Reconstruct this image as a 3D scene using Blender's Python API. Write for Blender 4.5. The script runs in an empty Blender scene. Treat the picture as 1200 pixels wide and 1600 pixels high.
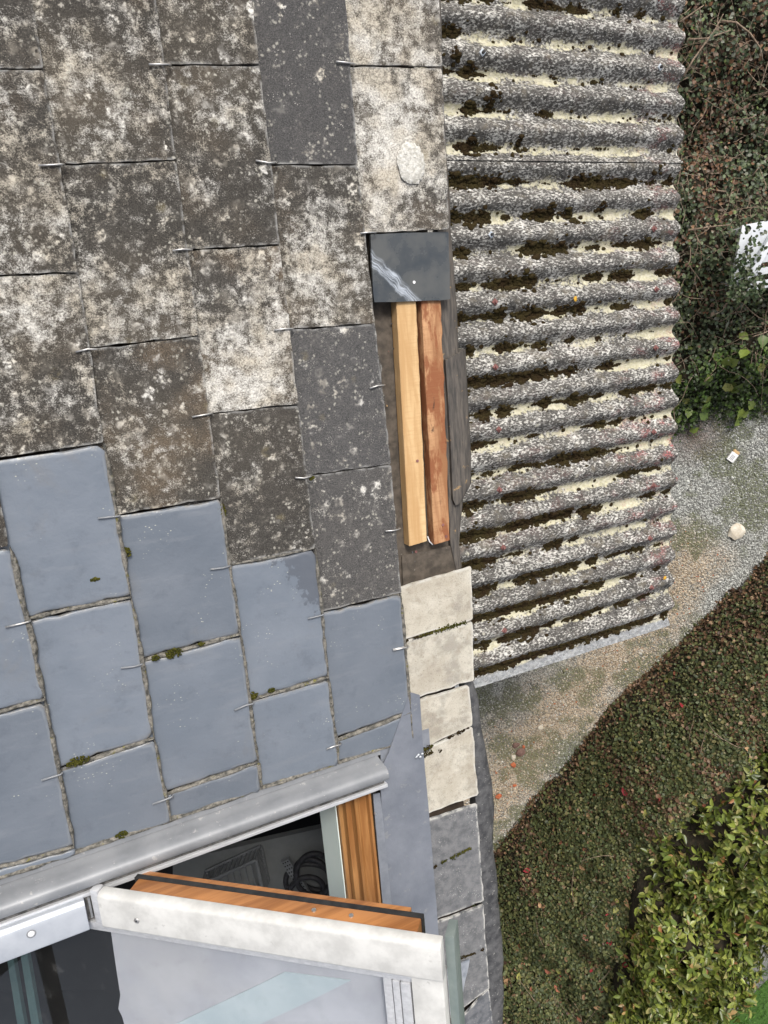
import bpy, bmesh, math, random
import numpy as np
from mathutils import Vector, Matrix

random.seed(7); rng = np.random.default_rng(7)
SC = bpy.context.scene
COL = SC.collection

# ------------------------------------------------------------------ frames
# roof frame: u down the slope, w along the eave, n out of the roof
PITCH = math.radians(30); cP, sP = math.cos(PITCH), math.sin(PITCH)
A = np.array([[cP, 0, sP], [0, 1, 0], [-sP, 0, cP]])
O = np.array([0, 0, 4.7])
RC = np.array([[0.893656, 0.082105, -0.441177], [-0.177693, 0.967506, -0.17988], [0.412073, 0.239145, 0.879207]])
TC = np.array([-0.54948, -0.70113, 1.24084])
_c = -RC.T @ TC
CAM = np.array([_c[0], -_c[1], -_c[2]])                 # survey station in the roof frame
def ray(px, py):
    d = RC.T @ np.array([(px - 600) / 1200, (py - 800) / 1200, 1.0]); return np.array([d[0], -d[1], -d[2]])
def up(px, py, h=0.0):                                   # measured point on the plane h above the roof
    d = ray(px, py); return CAM + d * ((h - CAM[2]) / d[2])
def W(p): return A @ np.asarray(p, float) + O            # roof frame -> world
CW = W(CAM)
def gz(px, py, z=0.0):                                   # measured point on a level plane
    d = A @ ray(px, py); return CW + d * ((z - CW[2]) / d[2])

# ------------------------------------------------------------------ camera, world, sun, exposure
cam = bpy.data.cameras.new('camera'); camo = bpy.data.objects.new('camera', cam); COL.objects.link(camo)
cam.sensor_fit = 'VERTICAL'; cam.sensor_height = 36; cam.lens = 36 * 1200 / 1600
cam.clip_start = 0.05; cam.clip_end = 400
Rr = RC @ np.diag([1, -1, -1])                           # roof frame -> camera (x right, y down, z ahead)
Mr = (A @ Rr.T) @ np.diag([1, -1, -1])
M4 = Matrix.Identity(4)
for i in range(3):
    for j in range(3): M4[i][j] = Mr[i, j]
    M4[i][3] = CW[i]
camo.matrix_world = M4
SC.camera = camo

SUN_DIR = Vector((0.26, 0.70, 0.80)).normalized()       # towards the sun
wd = bpy.data.worlds.new('World'); SC.world = wd; wd.use_nodes = True
nt = wd.node_tree
bg = nt.nodes['Background']
sky = nt.nodes.new('ShaderNodeTexSky'); sky.sky_type = 'NISHITA'; sky.sun_disc = False
sky.sun_elevation = math.asin(SUN_DIR.z); sky.sun_rotation = math.atan2(SUN_DIR.x, SUN_DIR.y)
sky.air_density = 1.0; sky.dust_density = 6.0; sky.ozone_density = 1.0
hs = nt.nodes.new('ShaderNodeHueSaturation'); hs.inputs['Saturation'].default_value = 0.45
nt.links.new(sky.outputs[0], hs.inputs['Color']); nt.links.new(hs.outputs[0], bg.inputs['Color'])
bg.inputs['Strength'].default_value = 0.13
sl = bpy.data.lights.new('sun', 'SUN'); sl.energy = 1.5; sl.angle = math.radians(14); sl.color = (1, 0.96, 0.9)
so = bpy.data.objects.new('sun', sl); COL.objects.link(so)
so.rotation_euler = SUN_DIR.to_track_quat('Z', 'Y').to_euler(); so.location = (0, 0, 12)
SC.view_settings.view_transform = 'Standard'; SC.view_settings.look = 'None'
SC.view_settings.gamma = 1; SC.view_settings.use_curve_mapping = False
SC.view_settings.exposure = 0.5

# ------------------------------------------------------------------ material helpers
class MT:
    def __init__(s, name):
        s.m = bpy.data.materials.new(name); s.m.use_nodes = True; s.t = s.m.node_tree
        s.b = s.t.nodes['Principled BSDF']; s._c = {}
    def n(s, typ, **kw):
        nd = s.t.nodes.new('ShaderNode' + typ)
        for k, v in kw.items():
            if k.startswith('_'): setattr(nd, k[1:], v)
            else: s.set(nd.inputs[k.replace('__', ' ')], v)
        return nd
    def set(s, sock, v):
        if hasattr(v, 'is_linked') or isinstance(v, bpy.types.NodeSocket): s.t.links.new(v, sock)
        elif isinstance(v, (tuple, list)) and sock.type == 'RGBA' and len(v) == 3: sock.default_value = (*v, 1)
        else: sock.default_value = v
    def coord(s, scale=(1, 1, 1), rnd=False, kind='Object'):
        c = s.n('TexCoord').outputs[kind]
        if rnd:
            oi = s.n('ObjectInfo').outputs['Random']
            k = s.n('Math', _operation='MULTIPLY'); s.set(k.inputs[0], oi); k.inputs[1].default_value = 37.0
            cb = s.n('CombineXYZ'); s.set(cb.inputs[0], k.outputs[0]); s.set(cb.inputs[2], k.outputs[0])
            a = s.n('VectorMath', _operation='ADD'); s.set(a.inputs[0], c); s.set(a.inputs[1], cb.outputs[0]); c = a.outputs[0]
        if scale != (1, 1, 1):
            a = s.n('VectorMath', _operation='MULTIPLY'); s.set(a.inputs[0], c); a.inputs[1].default_value = scale; c = a.outputs[0]
        return c
    def noise(s, co, scale, detail=4, rough=0.55, dist=0.0):
        nd = s.n('TexNoise'); s.set(nd.inputs['Vector'], co)
        nd.inputs['Scale'].default_value = scale; nd.inputs['Detail'].default_value = detail
        nd.inputs['Roughness'].default_value = rough; nd.inputs['Distortion'].default_value = dist
        return nd.outputs['Fac']
    def noise3(s, co, scale):
        nd = s.n('TexNoise'); s.set(nd.inputs['Vector'], co); nd.inputs['Scale'].default_value = scale; return nd.outputs['Color']
    def vor(s, co, scale, out='Distance', feature='F1'):
        nd = s.n('TexVoronoi', _feature=feature); s.set(nd.inputs['Vector'], co); nd.inputs['Scale'].default_value = scale
        return nd.outputs[out]
    def math(s, op, a, b=0.0, c=0.0, clamp=False):
        nd = s.n('Math', _operation=op, _use_clamp=clamp)
        for i, v in enumerate((a, b, c)): s.set(nd.inputs[i], v)
        return nd.outputs[0]
    def ramp(s, f, lo, hi, a=0.0, b=1.0):
        nd = s.n('MapRange', _interpolation_type='SMOOTHSTEP'); s.set(nd.inputs['Value'], f)
        for k, v in (('From Min', lo), ('From Max', hi), ('To Min', a), ('To Max', b)): s.set(nd.inputs[k], v)
        return nd.outputs[0]
    def mix(s, f, a, b, blend='MIX'):
        nd = s.n('Mix', _data_type='RGBA', _blend_type=blend); s.set(nd.inputs[0], f); s.set(nd.inputs[6], a); s.set(nd.inputs[7], b)
        return nd.outputs[2]
    def attr(s, name, typ='GEOMETRY', out='Fac'):
        return s.n('Attribute', _attribute_name=name, _attribute_type=typ).outputs[out]
    def sep(s, co):
        nd = s.n('SeparateXYZ'); s.set(nd.inputs[0], co); return nd.outputs
    def bump(s, h, strength=0.5, dist=0.002):
        nd = s.n('Bump'); s.set(nd.inputs['Height'], h); nd.inputs['Strength'].default_value = strength; nd.inputs['Distance'].default_value = dist
        s.set(s.b.inputs['Normal'], nd.outputs[0])
    def out(s, col=None, rough=None, metal=None, spec=None):
        if col is not None: s.set(s.b.inputs['Base Color'], col)
        if rough is not None: s.set(s.b.inputs['Roughness'], rough)
        if metal is not None: s.set(s.b.inputs['Metallic'], metal)
        if spec is not None: s.set(s.b.inputs['Specular IOR Level'], spec)
        return s.m

def mat_slate():
    s = MT('lichen_slate'); co = s.coord(rnd=True)
    lich = s.attr('lichen', 'OBJECT'); brown = s.attr('brown', 'OBJECT'); tone = s.attr('tone', 'OBJECT')
    fine = s.noise(co, 420, 4, 0.7); mid = s.noise(co, 60, 4, 0.62); big = s.noise(co, 11, 4, 0.6)
    base = s.mix(s.ramp(fine, 0.32, 0.68), (0.022, 0.020, 0.018), (0.078, 0.072, 0.063))
    base = s.mix(s.ramp(mid, 0.42, 0.75, 0, .5), base, (0.098, 0.091, 0.082))
    bmask = s.math('MULTIPLY', s.ramp(s.math('ADD', s.noise(co, 7.5, 3), s.math('MULTIPLY', s.math('SUBTRACT', fine, .5), .3)), 0.44, 0.70), s.math('MULTIPLY', brown, 0.8))
    base = s.mix(bmask, base, s.mix(s.ramp(fine, 0.3, 0.7), (0.060, 0.044, 0.030), (0.185, 0.140, 0.095)))
    base = s.mix(s.ramp(brown, 0.0, 0.12, .75, 0), base, s.mix(s.ramp(fine, 0.32, 0.68), (0.040, 0.042, 0.047), (0.110, 0.112, 0.120)))
    tn = s.n('VectorMath', _operation='SCALE'); s.set(tn.inputs[0], base); s.set(tn.inputs['Scale'], tone); base = tn.outputs[0]
    # lichen blotches: coarse field shifts the threshold of the medium and fine fields
    f = s.math('ADD', s.math('MULTIPLY', s.math('SUBTRACT', big, 0.5), 1.25), s.math('MULTIPLY', s.math('SUBTRACT', mid, 0.5), 1.5))
    f = s.math('ADD', f, s.math('MULTIPLY', s.math('SUBTRACT', fine, 0.5), 1.25))
    f = s.math('ADD', f, s.math('MULTIPLY', s.math('SUBTRACT', lich, 0.5), 0.75))
    # one broad pale cloud where this slate has one (its place is a property of the slate)
    cx = s.n('CombineXYZ'); s.set(cx.inputs[0], s.attr('pu', 'OBJECT')); s.set(cx.inputs[1], s.attr('pw', 'OBJECT'))
    dd_ = s.n('VectorMath', _operation='DISTANCE'); s.set(dd_.inputs[0], s.coord()); s.set(dd_.inputs[1], cx.outputs[0])
    cloud = s.math('MULTIPLY', s.ramp(dd_.outputs['Value'], 0.02, 0.16, 1, 0), s.math('MULTIPLY', s.attr('ps', 'OBJECT'), 0.70))
    f = s.math('ADD', f, s.math('MULTIPLY', cloud, 0.42))
    base = s.mix(s.math('MULTIPLY', cloud, 0.42), base, (0.17, 0.14, 0.10))
    m1 = s.math('MULTIPLY', s.math('POWER', s.ramp(f, 0.05, 0.56), 1.0), 0.97)
    m1 = s.math('MULTIPLY', m1, s.ramp(s.noise(co, 300, 3, 0.7), 0.34, 0.60, 0.40, 1.0))
    lc = s.mix(s.ramp(s.noise(co, 17, 2), 0.35, 0.65), (0.58, 0.53, 0.44), (0.74, 0.72, 0.67))
    # small round spots
    wc = s.n('VectorMath', _operation='ADD'); s.set(wc.inputs[0], co); wn = s.n('VectorMath', _operation='SCALE'); s.set(wn.inputs[0], s.noise3(co, 160)); wn.inputs['Scale'].default_value = 0.008; s.set(wc.inputs[1], wn.outputs[0])
    v = s.vor(wc.outputs[0], 95); vm = s.math('MULTIPLY', s.ramp(v, 0.12, 0.36, 0.8, 0), s.ramp(s.noise(co, 26, 3), 0.46, 0.62))
    vm = s.math('MULTIPLY', vm, s.ramp(lich, 0.0, 0.5, 0.35, 0.8))
    sp = s.vor(wc.outputs[0], 260); spm = s.math('MULTIPLY', s.ramp(sp, 0.12, 0.25, 1, 0), s.ramp(s.noise(co, 40, 2), 0.5, 0.7, 0, 0.7))
    # soft star-shaped colonies with pale hearts
    wd_ = s.n('VectorMath', _operation='ADD'); s.set(wd_.inputs[0], co); wk = s.n('VectorMath', _operation='SCALE'); s.set(wk.inputs[0], s.noise3(co, 85)); wk.inputs['Scale'].default_value = 0.042; s.set(wd_.inputs[1], wk.outputs[0])
    bv = s.n('TexVoronoi'); s.set(bv.inputs['Vector'], wd_.outputs[0]); bv.inputs['Scale'].default_value = 36
    br_ = s.sep(bv.outputs['Color'])[0]; pres = s.ramp(s.math('ADD', br_, s.math('MULTIPLY', s.math('SUBTRACT', lich, .5), .9)), 0.50, 0.62)
    bd = s.math('ADD', bv.outputs['Distance'], s.math('ADD', s.math('MULTIPLY', s.math('SUBTRACT', fine, .5), .9), s.math('MULTIPLY', s.math('SUBTRACT', mid, .5), .8)))
    bm_ = s.math('MULTIPLY', s.math('MULTIPLY', s.ramp(bd, 0.02, 0.44, 1, 0), pres), s.ramp(s.noise(co, 12, 3), .40, .62, .15, 1))
    m1 = s.math('MAXIMUM', m1, s.math('MULTIPLY', bm_, 0.95))
    col = s.mix(m1, base, lc); col = s.mix(vm, col, (0.55, 0.53, 0.46)); col = s.mix(spm, col, (0.62, 0.60, 0.55))
    yel = s.math('MULTIPLY', s.ramp(s.vor(s.coord(rnd=True), 11), 0.05, 0.16, 0.65, 0), s.ramp(mid, 0.4, 0.6))
    col = s.mix(s.math('MULTIPLY', yel, 0.5), col, (0.24, 0.20, 0.10))
    e = s.attr('edge'); ew = s.math('MULTIPLY', s.ramp(e, 0.35, 1.0), s.ramp(s.noise(co, 50, 3), 0.42, 0.62))
    col = s.mix(s.math('MULTIPLY', ew, 0.55), col, (0.36, 0.36, 0.35))
    s.bump(s.math('ADD', s.math('MULTIPLY', fine, 0.6), s.math('MULTIPLY', m1, 0.5)), 0.75, 0.003)
    return s.out(col, 0.88, spec=0.25)

def mat_coated():
    s = MT('blue_grey_coating'); co = s.coord(rnd=True)
    big = s.noise(co, 6, 3); fine = s.noise(co, 90, 4, 0.65)
    col = s.mix(s.ramp(big, 0.3, 0.7), (0.124, 0.146, 0.178), (0.152, 0.174, 0.207))
    oi = s.n('ObjectInfo').outputs['Random']; sc_ = s.n('VectorMath', _operation='SCALE'); s.set(sc_.inputs[0], col); s.set(sc_.inputs['Scale'], s.ramp(oi, 0, 1, 0.90, 1.10)); col = sc_.outputs[0]
    stk = s.noise(s.coord((1.0, 5.0, 1.0), True), 9, 5, 0.65); col = s.mix(s.ramp(stk, 0.52, 0.72, 0, 0.30), col, (0.20, 0.215, 0.24))
    col = s.mix(s.ramp(s.noise(co, 23, 5, 0.7), 0.52, 0.72, 0, 0.40), col, (0.09, 0.105, 0.13))
    e = s.attr('edge'); dirt = s.math('MULTIPLY', s.ramp(e, 0.25, 1.0), s.ramp(s.noise(co, 70, 4, 0.7), 0.36, 0.6))
    col = s.mix(s.math('MULTIPLY', dirt, 0.85), col, (0.155, 0.148, 0.135))
    ring = s.math('MULTIPLY', s.math('MULTIPLY', s.ramp(e, 0.10, 0.30), s.ramp(e, 0.32, 0.60, 1, 0)), s.ramp(s.noise(co, 35, 4, .6), .35, .6)); col = s.mix(s.math('MULTIPLY', ring, .6), col, (0.20, 0.215, 0.235))
    col = s.mix(s.ramp(s.noise(co, 4.5, 5, .7, .6), .55, .75, 0, .45), col, (0.165, 0.165, 0.165))
    v = s.vor(s.coord((1, 1.6, 1), True), 110); sp = s.math('MULTIPLY', s.ramp(v, 0.10, 0.20, 1, 0), s.ramp(s.noise(co, 11, 4, .65), 0.56, 0.66))
    col = s.mix(s.math('MULTIPLY', sp, 0.8), col, (0.5, 0.5, 0.42))
    xyz = s.sep(s.coord()); wx = s.math('ADD', s.math('MULTIPLY', s.math('SUBTRACT', xyz[0], 0.335), 9.0), s.math('MULTIPLY', s.math('SUBTRACT', xyz[1], -0.99), 5.0))
    dk = s.math('MULTIPLY', s.attr('wet', 'OBJECT'), s.ramp(s.math('ADD', wx, s.math('MULTIPLY', s.math('SUBTRACT', s.noise(co, 45, 5, 0.7), .5), 1.6)), 0.10, 0.18))
    col = s.mix(s.math('MULTIPLY', dk, .8), col, (0.085, 0.095, 0.115))
    s.bump(s.math('ADD', s.math('MULTIPLY', s.noise(co, 16, 4), 1.0), s.math('MULTIPLY', fine, 0.22)), 0.5, 0.005)
    return s.out(col, s.ramp(fine, 0.3, 0.7, 0.30, 0.46), spec=0.5)

def mat_cream():
    s = MT('pale_lichen_slate'); co = s.coord(rnd=True)
    tone = s.attr('tone', 'OBJECT'); fine = s.noise(co, 330, 4, 0.7); mid = s.noise(co, 45, 5, 0.65); big = s.noise(co, 9, 3)
    cream = s.mix(s.ramp(big, 0.35, 0.65), (0.58, 0.55, 0.47), (0.45, 0.41, 0.335))
    cream = s.mix(s.ramp(s.noise(co, 16, 5, .7), .48, .66, 0, .6), cream, (0.25, 0.23, 0.195))
    cream = s.mix(s.ramp(mid, 0.45, 0.75, 0, 0.8), cream, (0.33, 0.29, 0.23))
    cream = s.mix(s.ramp(fine, 0.56, 0.68, 0, 0.75), cream, (0.20, 0.18, 0.15))
    grey = s.mix(s.ramp(mid, 0.3, 0.7), (0.088, 0.095, 0.108), (0.185, 0.190, 0.202))
    v = s.vor(co, 170); grey = s.mix(s.math('MULTIPLY', s.ramp(v, 0.10, 0.34, .75, 0), s.ramp(s.noise(co, 22, 4), 0.48, 0.66)), grey, (0.46, 0.46, 0.45))
    col = s.mix(tone, grey, cream)
    e = s.attr('edge'); col = s.mix(s.math('MULTIPLY', s.ramp(e, 0.2, 1), s.ramp(mid, 0.35, 0.6, 0, 0.8)), col, (0.62, 0.61, 0.57))
    s.bump(s.math('ADD', fine, mid), 0.7, 0.003)
    return s.out(col, 0.85, spec=0.3)

def mat_new_slate():
    s = MT('dark_smooth_slate'); co = s.coord()
    xyz = s.sep(co); big = s.noise(co, 14, 4, 0.6)
    col = s.mix(s.ramp(big, 0.35, 0.65), (0.040, 0.048, 0.056), (0.082, 0.086, 0.086))
    col = s.mix(s.math('MULTIPLY', s.ramp(xyz[0], 0.085, 0.13), s.ramp(s.noise(co, 90, 4, 0.7), 0.52, 0.62)), col, (0.05, 0.06, 0.07))
    # chalky run-off streak crossing the lower left corner
    wob = s.math('MULTIPLY', s.math('SUBTRACT', s.noise(co, 22, 3), 0.5), 0.030)
    d = s.math('ADD', s.math('ADD', s.math('MULTIPLY', xyz[0], 0.70), s.math('MULTIPLY', xyz[1], 0.714)), wob)
    band = s.math('MULTIPLY', s.ramp(d, -0.060, -0.050), s.ramp(d, -0.038, -0.026, 1, 0))
    al = s.math('SUBTRACT', s.math('MULTIPLY', xyz[0], 0.714), s.math('MULTIPLY', xyz[1], 0.70))
    cl = s.n('CombineXYZ'); s.set(cl.inputs[0], s.math('MULTIPLY', d, 320.0)); s.set(cl.inputs[1], s.math('MULTIPLY', al, 26.0)); lines = s.noise(cl.outputs[0], 1.0, 4, 0.6, 0.4)
    col = s.mix(s.math('MULTIPLY', band, s.ramp(lines, 0.35, 0.68, 0.05, 0.85)), col, (0.50, 0.55, 0.62))
    col = s.mix(s.ramp(s.vor(co, 24), 0.03, 0.05, 0.0, 0), col, (0.7, 0.7, 0.7))
    s.bump(s.noise(co, 60, 5), 0.15, 0.002)
    return s.out(col, s.ramp(big, 0.3, 0.7, 0.20, 0.36), spec=0.55)

def mat_simple(name, c1, c2, scale=40, rough=0.6, metal=0.0, bump=0.2, stretch=(1, 1, 1), spec=0.4, detail=5, dist=0.002, spots=None):
    s = MT(name); co = s.coord(stretch)
    f = s.noise(co, scale, detail, 0.62)
    col = s.mix(s.ramp(f, 0.3, 0.7), c1, c2)
    if spots:
        v = s.noise(s.coord(), spots[0], 4, 0.7); col = s.mix(s.ramp(v, spots[1], spots[1] + 0.08), col, spots[2])
    s.bump(f, bump, dist)
    return s.out(col, rough, metal, spec)

def mat_wood(name, light, dark, stretch, rough=0.5, stain=None, spec=0.4, gs=1.0):
    s = MT(name); co = s.coord(stretch)
    g = s.noise(co, 60 * gs, 6, 0.65, 0.6); ring = s.noise(co, 17 * gs, 3, 0.5, 0.3)
    f = s.math('ADD', s.math('MULTIPLY', g, 0.6), s.math('MULTIPLY', ring, 0.5))
    col = s.mix(s.ramp(f, 0.42, 0.68), light, dark)
    if stain:
        c2 = s.coord((1, 0.35, 1))
        m = s.ramp(s.noise(c2, 22, 5, 0.7), 0.46, 0.56); col = s.mix(m, col, stain)
        m = s.ramp(s.noise(c2, 60, 4, 0.7, 0.5), 0.62, 0.70, 0, 0.8); col = s.mix(m, col, (0.05, 0.025, 0.015))
    saw = s.noise(s.coord((0.12, 1, 1)) if stretch[0] == 1 else s.coord(), 260, 2, 0.5)
    if rough > .6: col = s.mix(s.ramp(saw, .45, .65, 0, .35), col, dark); f = s.math('ADD', f, s.math('MULTIPLY', saw, .5))
    s.bump(f, 0.35, 0.002)
    return s.out(col, rough, spec=spec)

def mat_corrugated():
    s = MT('weathered_fibre_cement'); co = s.coord()
    tr = s.attr('trough'); xyz = s.sep(co)
    warp = s.n('VectorMath', _operation='ADD'); s.set(warp.inputs[0], co)
    base = s.mix(s.ramp(s.noise(co, 40, 5, .7), 0.32, 0.68), (0.046, 0.044, 0.041), (0.135, 0.129, 0.121))
    gmp = s.n('Mapping'); s.set(gmp.inputs['Vector'], co); gmp.inputs['Rotation'].default_value = (0, 0, math.radians(-58)); gmp.inputs['Scale'].default_value = (0.62, 1.15, 1); gco_ = gmp.outputs[0]
    dens = s.noise(co, 8, 4, 0.62); d2 = s.noise(s.coord((.6, 1, 1)), 22, 4, .65)
    f = s.math('ADD', s.math('MULTIPLY', s.math('SUBTRACT', s.noise(gco_, 105, 3, 0.62), .5), 2.8), s.math('MULTIPLY', s.math('SUBTRACT', s.noise(co, 330, 2, 0.6), .5), 0.8))
    f = s.math('ADD', f, s.math('MULTIPLY', s.math('SUBTRACT', dens, 0.5), 1.1)); f = s.math('ADD', f, s.math('MULTIPLY', s.math('SUBTRACT', d2, 0.5), 0.9))
    g = s.ramp(f, -0.10, 0.42, 0, .93); g2 = s.noise(co, 330, 2, 0.6)
    gc = s.mix(s.ramp(s.noise(co, 34, 3), 0.35, 0.65), (0.74, 0.73, 0.69), (0.54, 0.53, 0.50))
    col = s.mix(g, base, gc)
    ol = s.ramp(s.noise(co, 13, 4, .6), .54, .68, 0, .5); col = s.mix(ol, col, (0.17, 0.15, 0.115))
    # cream crust along the valleys, pale rosettes
    stre = s.coord((0.45, 1, 1))
    cm = s.math('ADD', s.math('MULTIPLY', s.math('SUBTRACT', s.noise(stre, 9, 4, 0.6), 0.5), 1.6), s.math('MULTIPLY', s.math('SUBTRACT', tr, 0.90), .72))
    cm = s.math('ADD', cm, s.math('MULTIPLY', s.math('SUBTRACT', s.noise(co, 55, 4, 0.7), 0.5), 0.9))
    col = s.mix(s.ramp(cm, -0.06, 0.12, 0, 0.90), col, s.mix(s.ramp(s.noise(co, 60, 3), 0.35, 0.65), (0.56, 0.53, 0.36), (0.66, 0.63, 0.50)))
    ro = s.vor(co, 7); col = s.mix(s.math('MULTIPLY', s.ramp(ro, 0.06, 0.10, 0.7, 0), s.ramp(s.noise(co, 80, 3), 0.35, 0.6)), col, (0.62, 0.60, 0.50))
    red = s.math('MULTIPLY', s.ramp(s.noise(s.coord((0.6, 1, 1)), 13, 4, 0.65), 0.50, 0.64), s.ramp(xyz[0], 0.80, 1.32, 0.12, 1.0))
    red = s.math('MULTIPLY', red, s.ramp(s.noise(co, 120, 3), 0.4, 0.6))
    zone = s.math('MULTIPLY', s.ramp(xyz[1], -1.05, -0.85), s.ramp(xyz[1], -0.45, -0.25, 1, 0)); red = s.math('MULTIPLY', red, s.math('ADD', s.ramp(s.noise(co, 2.6, 3), .45, .6, .12, .45), s.math('MULTIPLY', zone, .65)))
    col = s.mix(red, col, (0.42, 0.13, 0.13))
    col = s.mix(s.math('MULTIPLY', s.attr('lip'), s.ramp(s.noise(co, 60, 4, .7), .3, .6, .5, 1)), col, s.mix(s.ramp(s.noise(co, 50, 4), .35, .65), (0.26, 0.275, 0.29), (0.42, 0.435, 0.45)))
    ms_ = s.math('ADD', s.attr('mossy'), s.math('MULTIPLY', s.math('SUBTRACT', s.noise(s.coord((.7, 1, 1)), 48, 5, .7), .5), 1.3))
    col = s.mix(s.ramp(ms_, 0.30, 0.62, 0, .92), col, s.mix(s.ramp(s.noise(co, 70, 4, .7), .35, .65), (0.030, 0.024, 0.012), (0.085, 0.068, 0.035)))
    s.bump(s.math('ADD', s.math('ADD', s.math('MULTIPLY', g, 0.8), s.math('MULTIPLY', g2, 0.3)), s.noise(co, 60, 4)), 0.8, 0.006)
    return s.out(col, 0.92, spec=0.2)

def mat_moss(name, c1, c2, c3):
    s = MT(name); co = s.coord()
    col = s.mix(s.ramp(s.noise(co, 14, 3), 0.35, 0.65), c1, c2)
    col = s.mix(s.ramp(s.noise(co, 200, 4, 0.7), 0.5, 0.75, 0, 0.8), col, c3)
    s.bump(s.noise(co, 260, 4, 0.7), 1.0, 0.008)
    return s.out(col, 1.0, spec=0.05)

def mat_leaf(name, rough=0.45, trans=0.25, spec=0.4):
    s = MT(name)
    c = s.attr('tint', 'GEOMETRY', 'Color'); s.out(c, rough, spec=spec)
    tr = s.n('BsdfTranslucent'); s.set(tr.inputs[0], c)
    mx = s.n('MixShader'); mx.inputs[0].default_value = trans
    s.t.links.new(s.b.outputs[0], mx.inputs[1]); s.t.links.new(tr.outputs[0], mx.inputs[2])
    s.t.links.new(mx.outputs[0], s.t.nodes['Material Output'].inputs['Surface'])
    return s.m

def mat_leaf_obj(name):                                   # single leaves: colour varies from leaf to leaf
    s = MT(name); r = s.n('ObjectInfo').outputs['Random']
    cr = s.n('ValToRGB'); s.set(cr.inputs[0], r); el = cr.color_ramp.elements
    el[0].color = (0.075, 0.12, 0.022, 1); el[1].color = (0.27, 0.27, 0.08, 1)
    e = el.new(0.45); e.color = (0.145, 0.19, 0.034, 1); e = el.new(0.8); e.color = (0.18, 0.23, 0.055, 1)
    co = s.coord(); col = s.mix(s.ramp(s.noise(co, 60, 3), 0.4, 0.7, 0, 0.35), cr.outputs[0], (0.05, 0.08, 0.02))
    s.out(col, 0.38, spec=0.5); return s.m

def mat_ground():
    s = MT('gravel_bed'); co = s.coord()
    big = s.noise(co, 1.6, 4, 0.6); mid = s.noise(co, 9, 5, 0.65); fine = s.noise(co, 160, 3, 0.7)
    col = s.mix(s.ramp(fine, 0.3, 0.7), (0.125, 0.127, 0.120), (0.26, 0.26, 0.245))
    col = s.mix(s.ramp(mid, 0.5, 0.7, 0, 0.6), col, (0.20, 0.17, 0.12))
    col = s.mix(s.ramp(s.noise(co, 5, 4), 0.58, 0.7, 0, 0.6), col, (0.07, 0.08, 0.03))
    p0, p1 = gz(1080, 870), gz(765, 1255); dn = np.array([p1[1] - p0[1], -(p1[0] - p0[0])]); dn = dn / np.linalg.norm(dn)
    xy = s.sep(co); dl = s.math('ADD', s.math('ADD', s.math('MULTIPLY', xy[0], float(dn[0])), s.math('MULTIPLY', xy[1], float(dn[1]))), -float(dn @ p0[:2]))
    dl = s.math('ADD', s.math('ABSOLUTE', dl), s.math('MULTIPLY', s.math('SUBTRACT', s.noise(co, 4, 5, .65), .5), .45))
    al_ = s.math('ADD', s.math('SUBTRACT', s.math('MULTIPLY', xy[1], float(dn[0])), s.math('MULTIPLY', xy[0], float(dn[1]))), -float(dn[0] * p0[1] - dn[1] * p0[0])); al_ = s.math('ABSOLUTE', s.math('ADD', al_, float(np.linalg.norm(p1 - p0)) / 2 * (1 if (dn[0] * p1[1] - dn[1] * p1[0]) < (dn[0] * p0[1] - dn[1] * p0[0]) else -1)))
    L_ = float(np.linalg.norm(p1 - p0)) / 2
    col = s.mix(s.math('MULTIPLY', s.ramp(dl, 0.02, 0.22, .85, 0), s.ramp(al_, L_ * .85, L_ * 1.3, 1, 0)), col, s.mix(fine, (0.19, 0.14, 0.09), (0.30, 0.23, 0.155)))
    s.bump(fine, 0.8, 0.01)
    return s.out(col, 0.95, spec=0.2)

M = {}
M['slate'] = mat_slate(); M['coat'] = mat_coated(); M['cream'] = mat_cream(); M['newslate'] = mat_new_slate()
M['corr'] = mat_corrugated()
M['bead'] = mat_simple('mossy_sealant', (0.05, 0.05, 0.045), (0.24, 0.225, 0.195), 95, 0.9, bump=1.0, dist=0.006, spots=(60, 0.60, (0.15, 0.14, 0.04)))
M['hook'] = mat_simple('steel_wire', (0.42, 0.41, 0.40), (0.62, 0.61, 0.59), 200, 0.38, 0.85)
M['felt'] = mat_simple('roofing_felt', (0.050, 0.042, 0.034), (0.115, 0.095, 0.075), 45, 0.9, bump=0.5, spots=(70, 0.66, (0.22, 0.2, 0.17)))
M['deck'] = mat_simple('deck_boards', (0.035, 0.026, 0.02), (0.075, 0.055, 0.04), 30, 0.9)
M['plank'] = mat_simple('weathered_dark_board', (0.045, 0.042, 0.040), (0.12, 0.105, 0.09), 55, 0.8, bump=0.6, stretch=(3, 0.35, 1), spots=(45, 0.62, (0.30, 0.2, 0.1)))
M['lead'] = mat_simple('old_lead', (0.042, 0.043, 0.047), (0.125, 0.125, 0.128), 38, 0.55, 0.15, bump=0.8, dist=0.004, spots=(120, 0.62, (0.42, 0.41, 0.38)))
M['leadsheet'] = mat_simple('bright_lead', (0.20, 0.23, 0.27), (0.5, 0.52, 0.55), 30, 0.35, 0.5, bump=0.3)
M['apron'] = mat_simple('blue_grey_apron', (0.140, 0.155, 0.186), (0.200, 0.216, 0.250), 7, 0.45, 0.05, bump=0.6, dist=0.012, spots=(40, 0.60, (0.215, 0.225, 0.24)))
M['apron2'] = mat_simple('grey_apron_strip', (0.17, 0.185, 0.215), (0.225, 0.24, 0.27), 40, 0.45, 0.1, bump=0.1)
M['zinc'] = mat_simple('grey_aluminium', (0.185, 0.195, 0.21), (0.245, 0.255, 0.27), 14, 0.46, 0.12, bump=0.12, spots=(70, 0.62, (0.36, 0.36, 0.36)))
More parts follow.
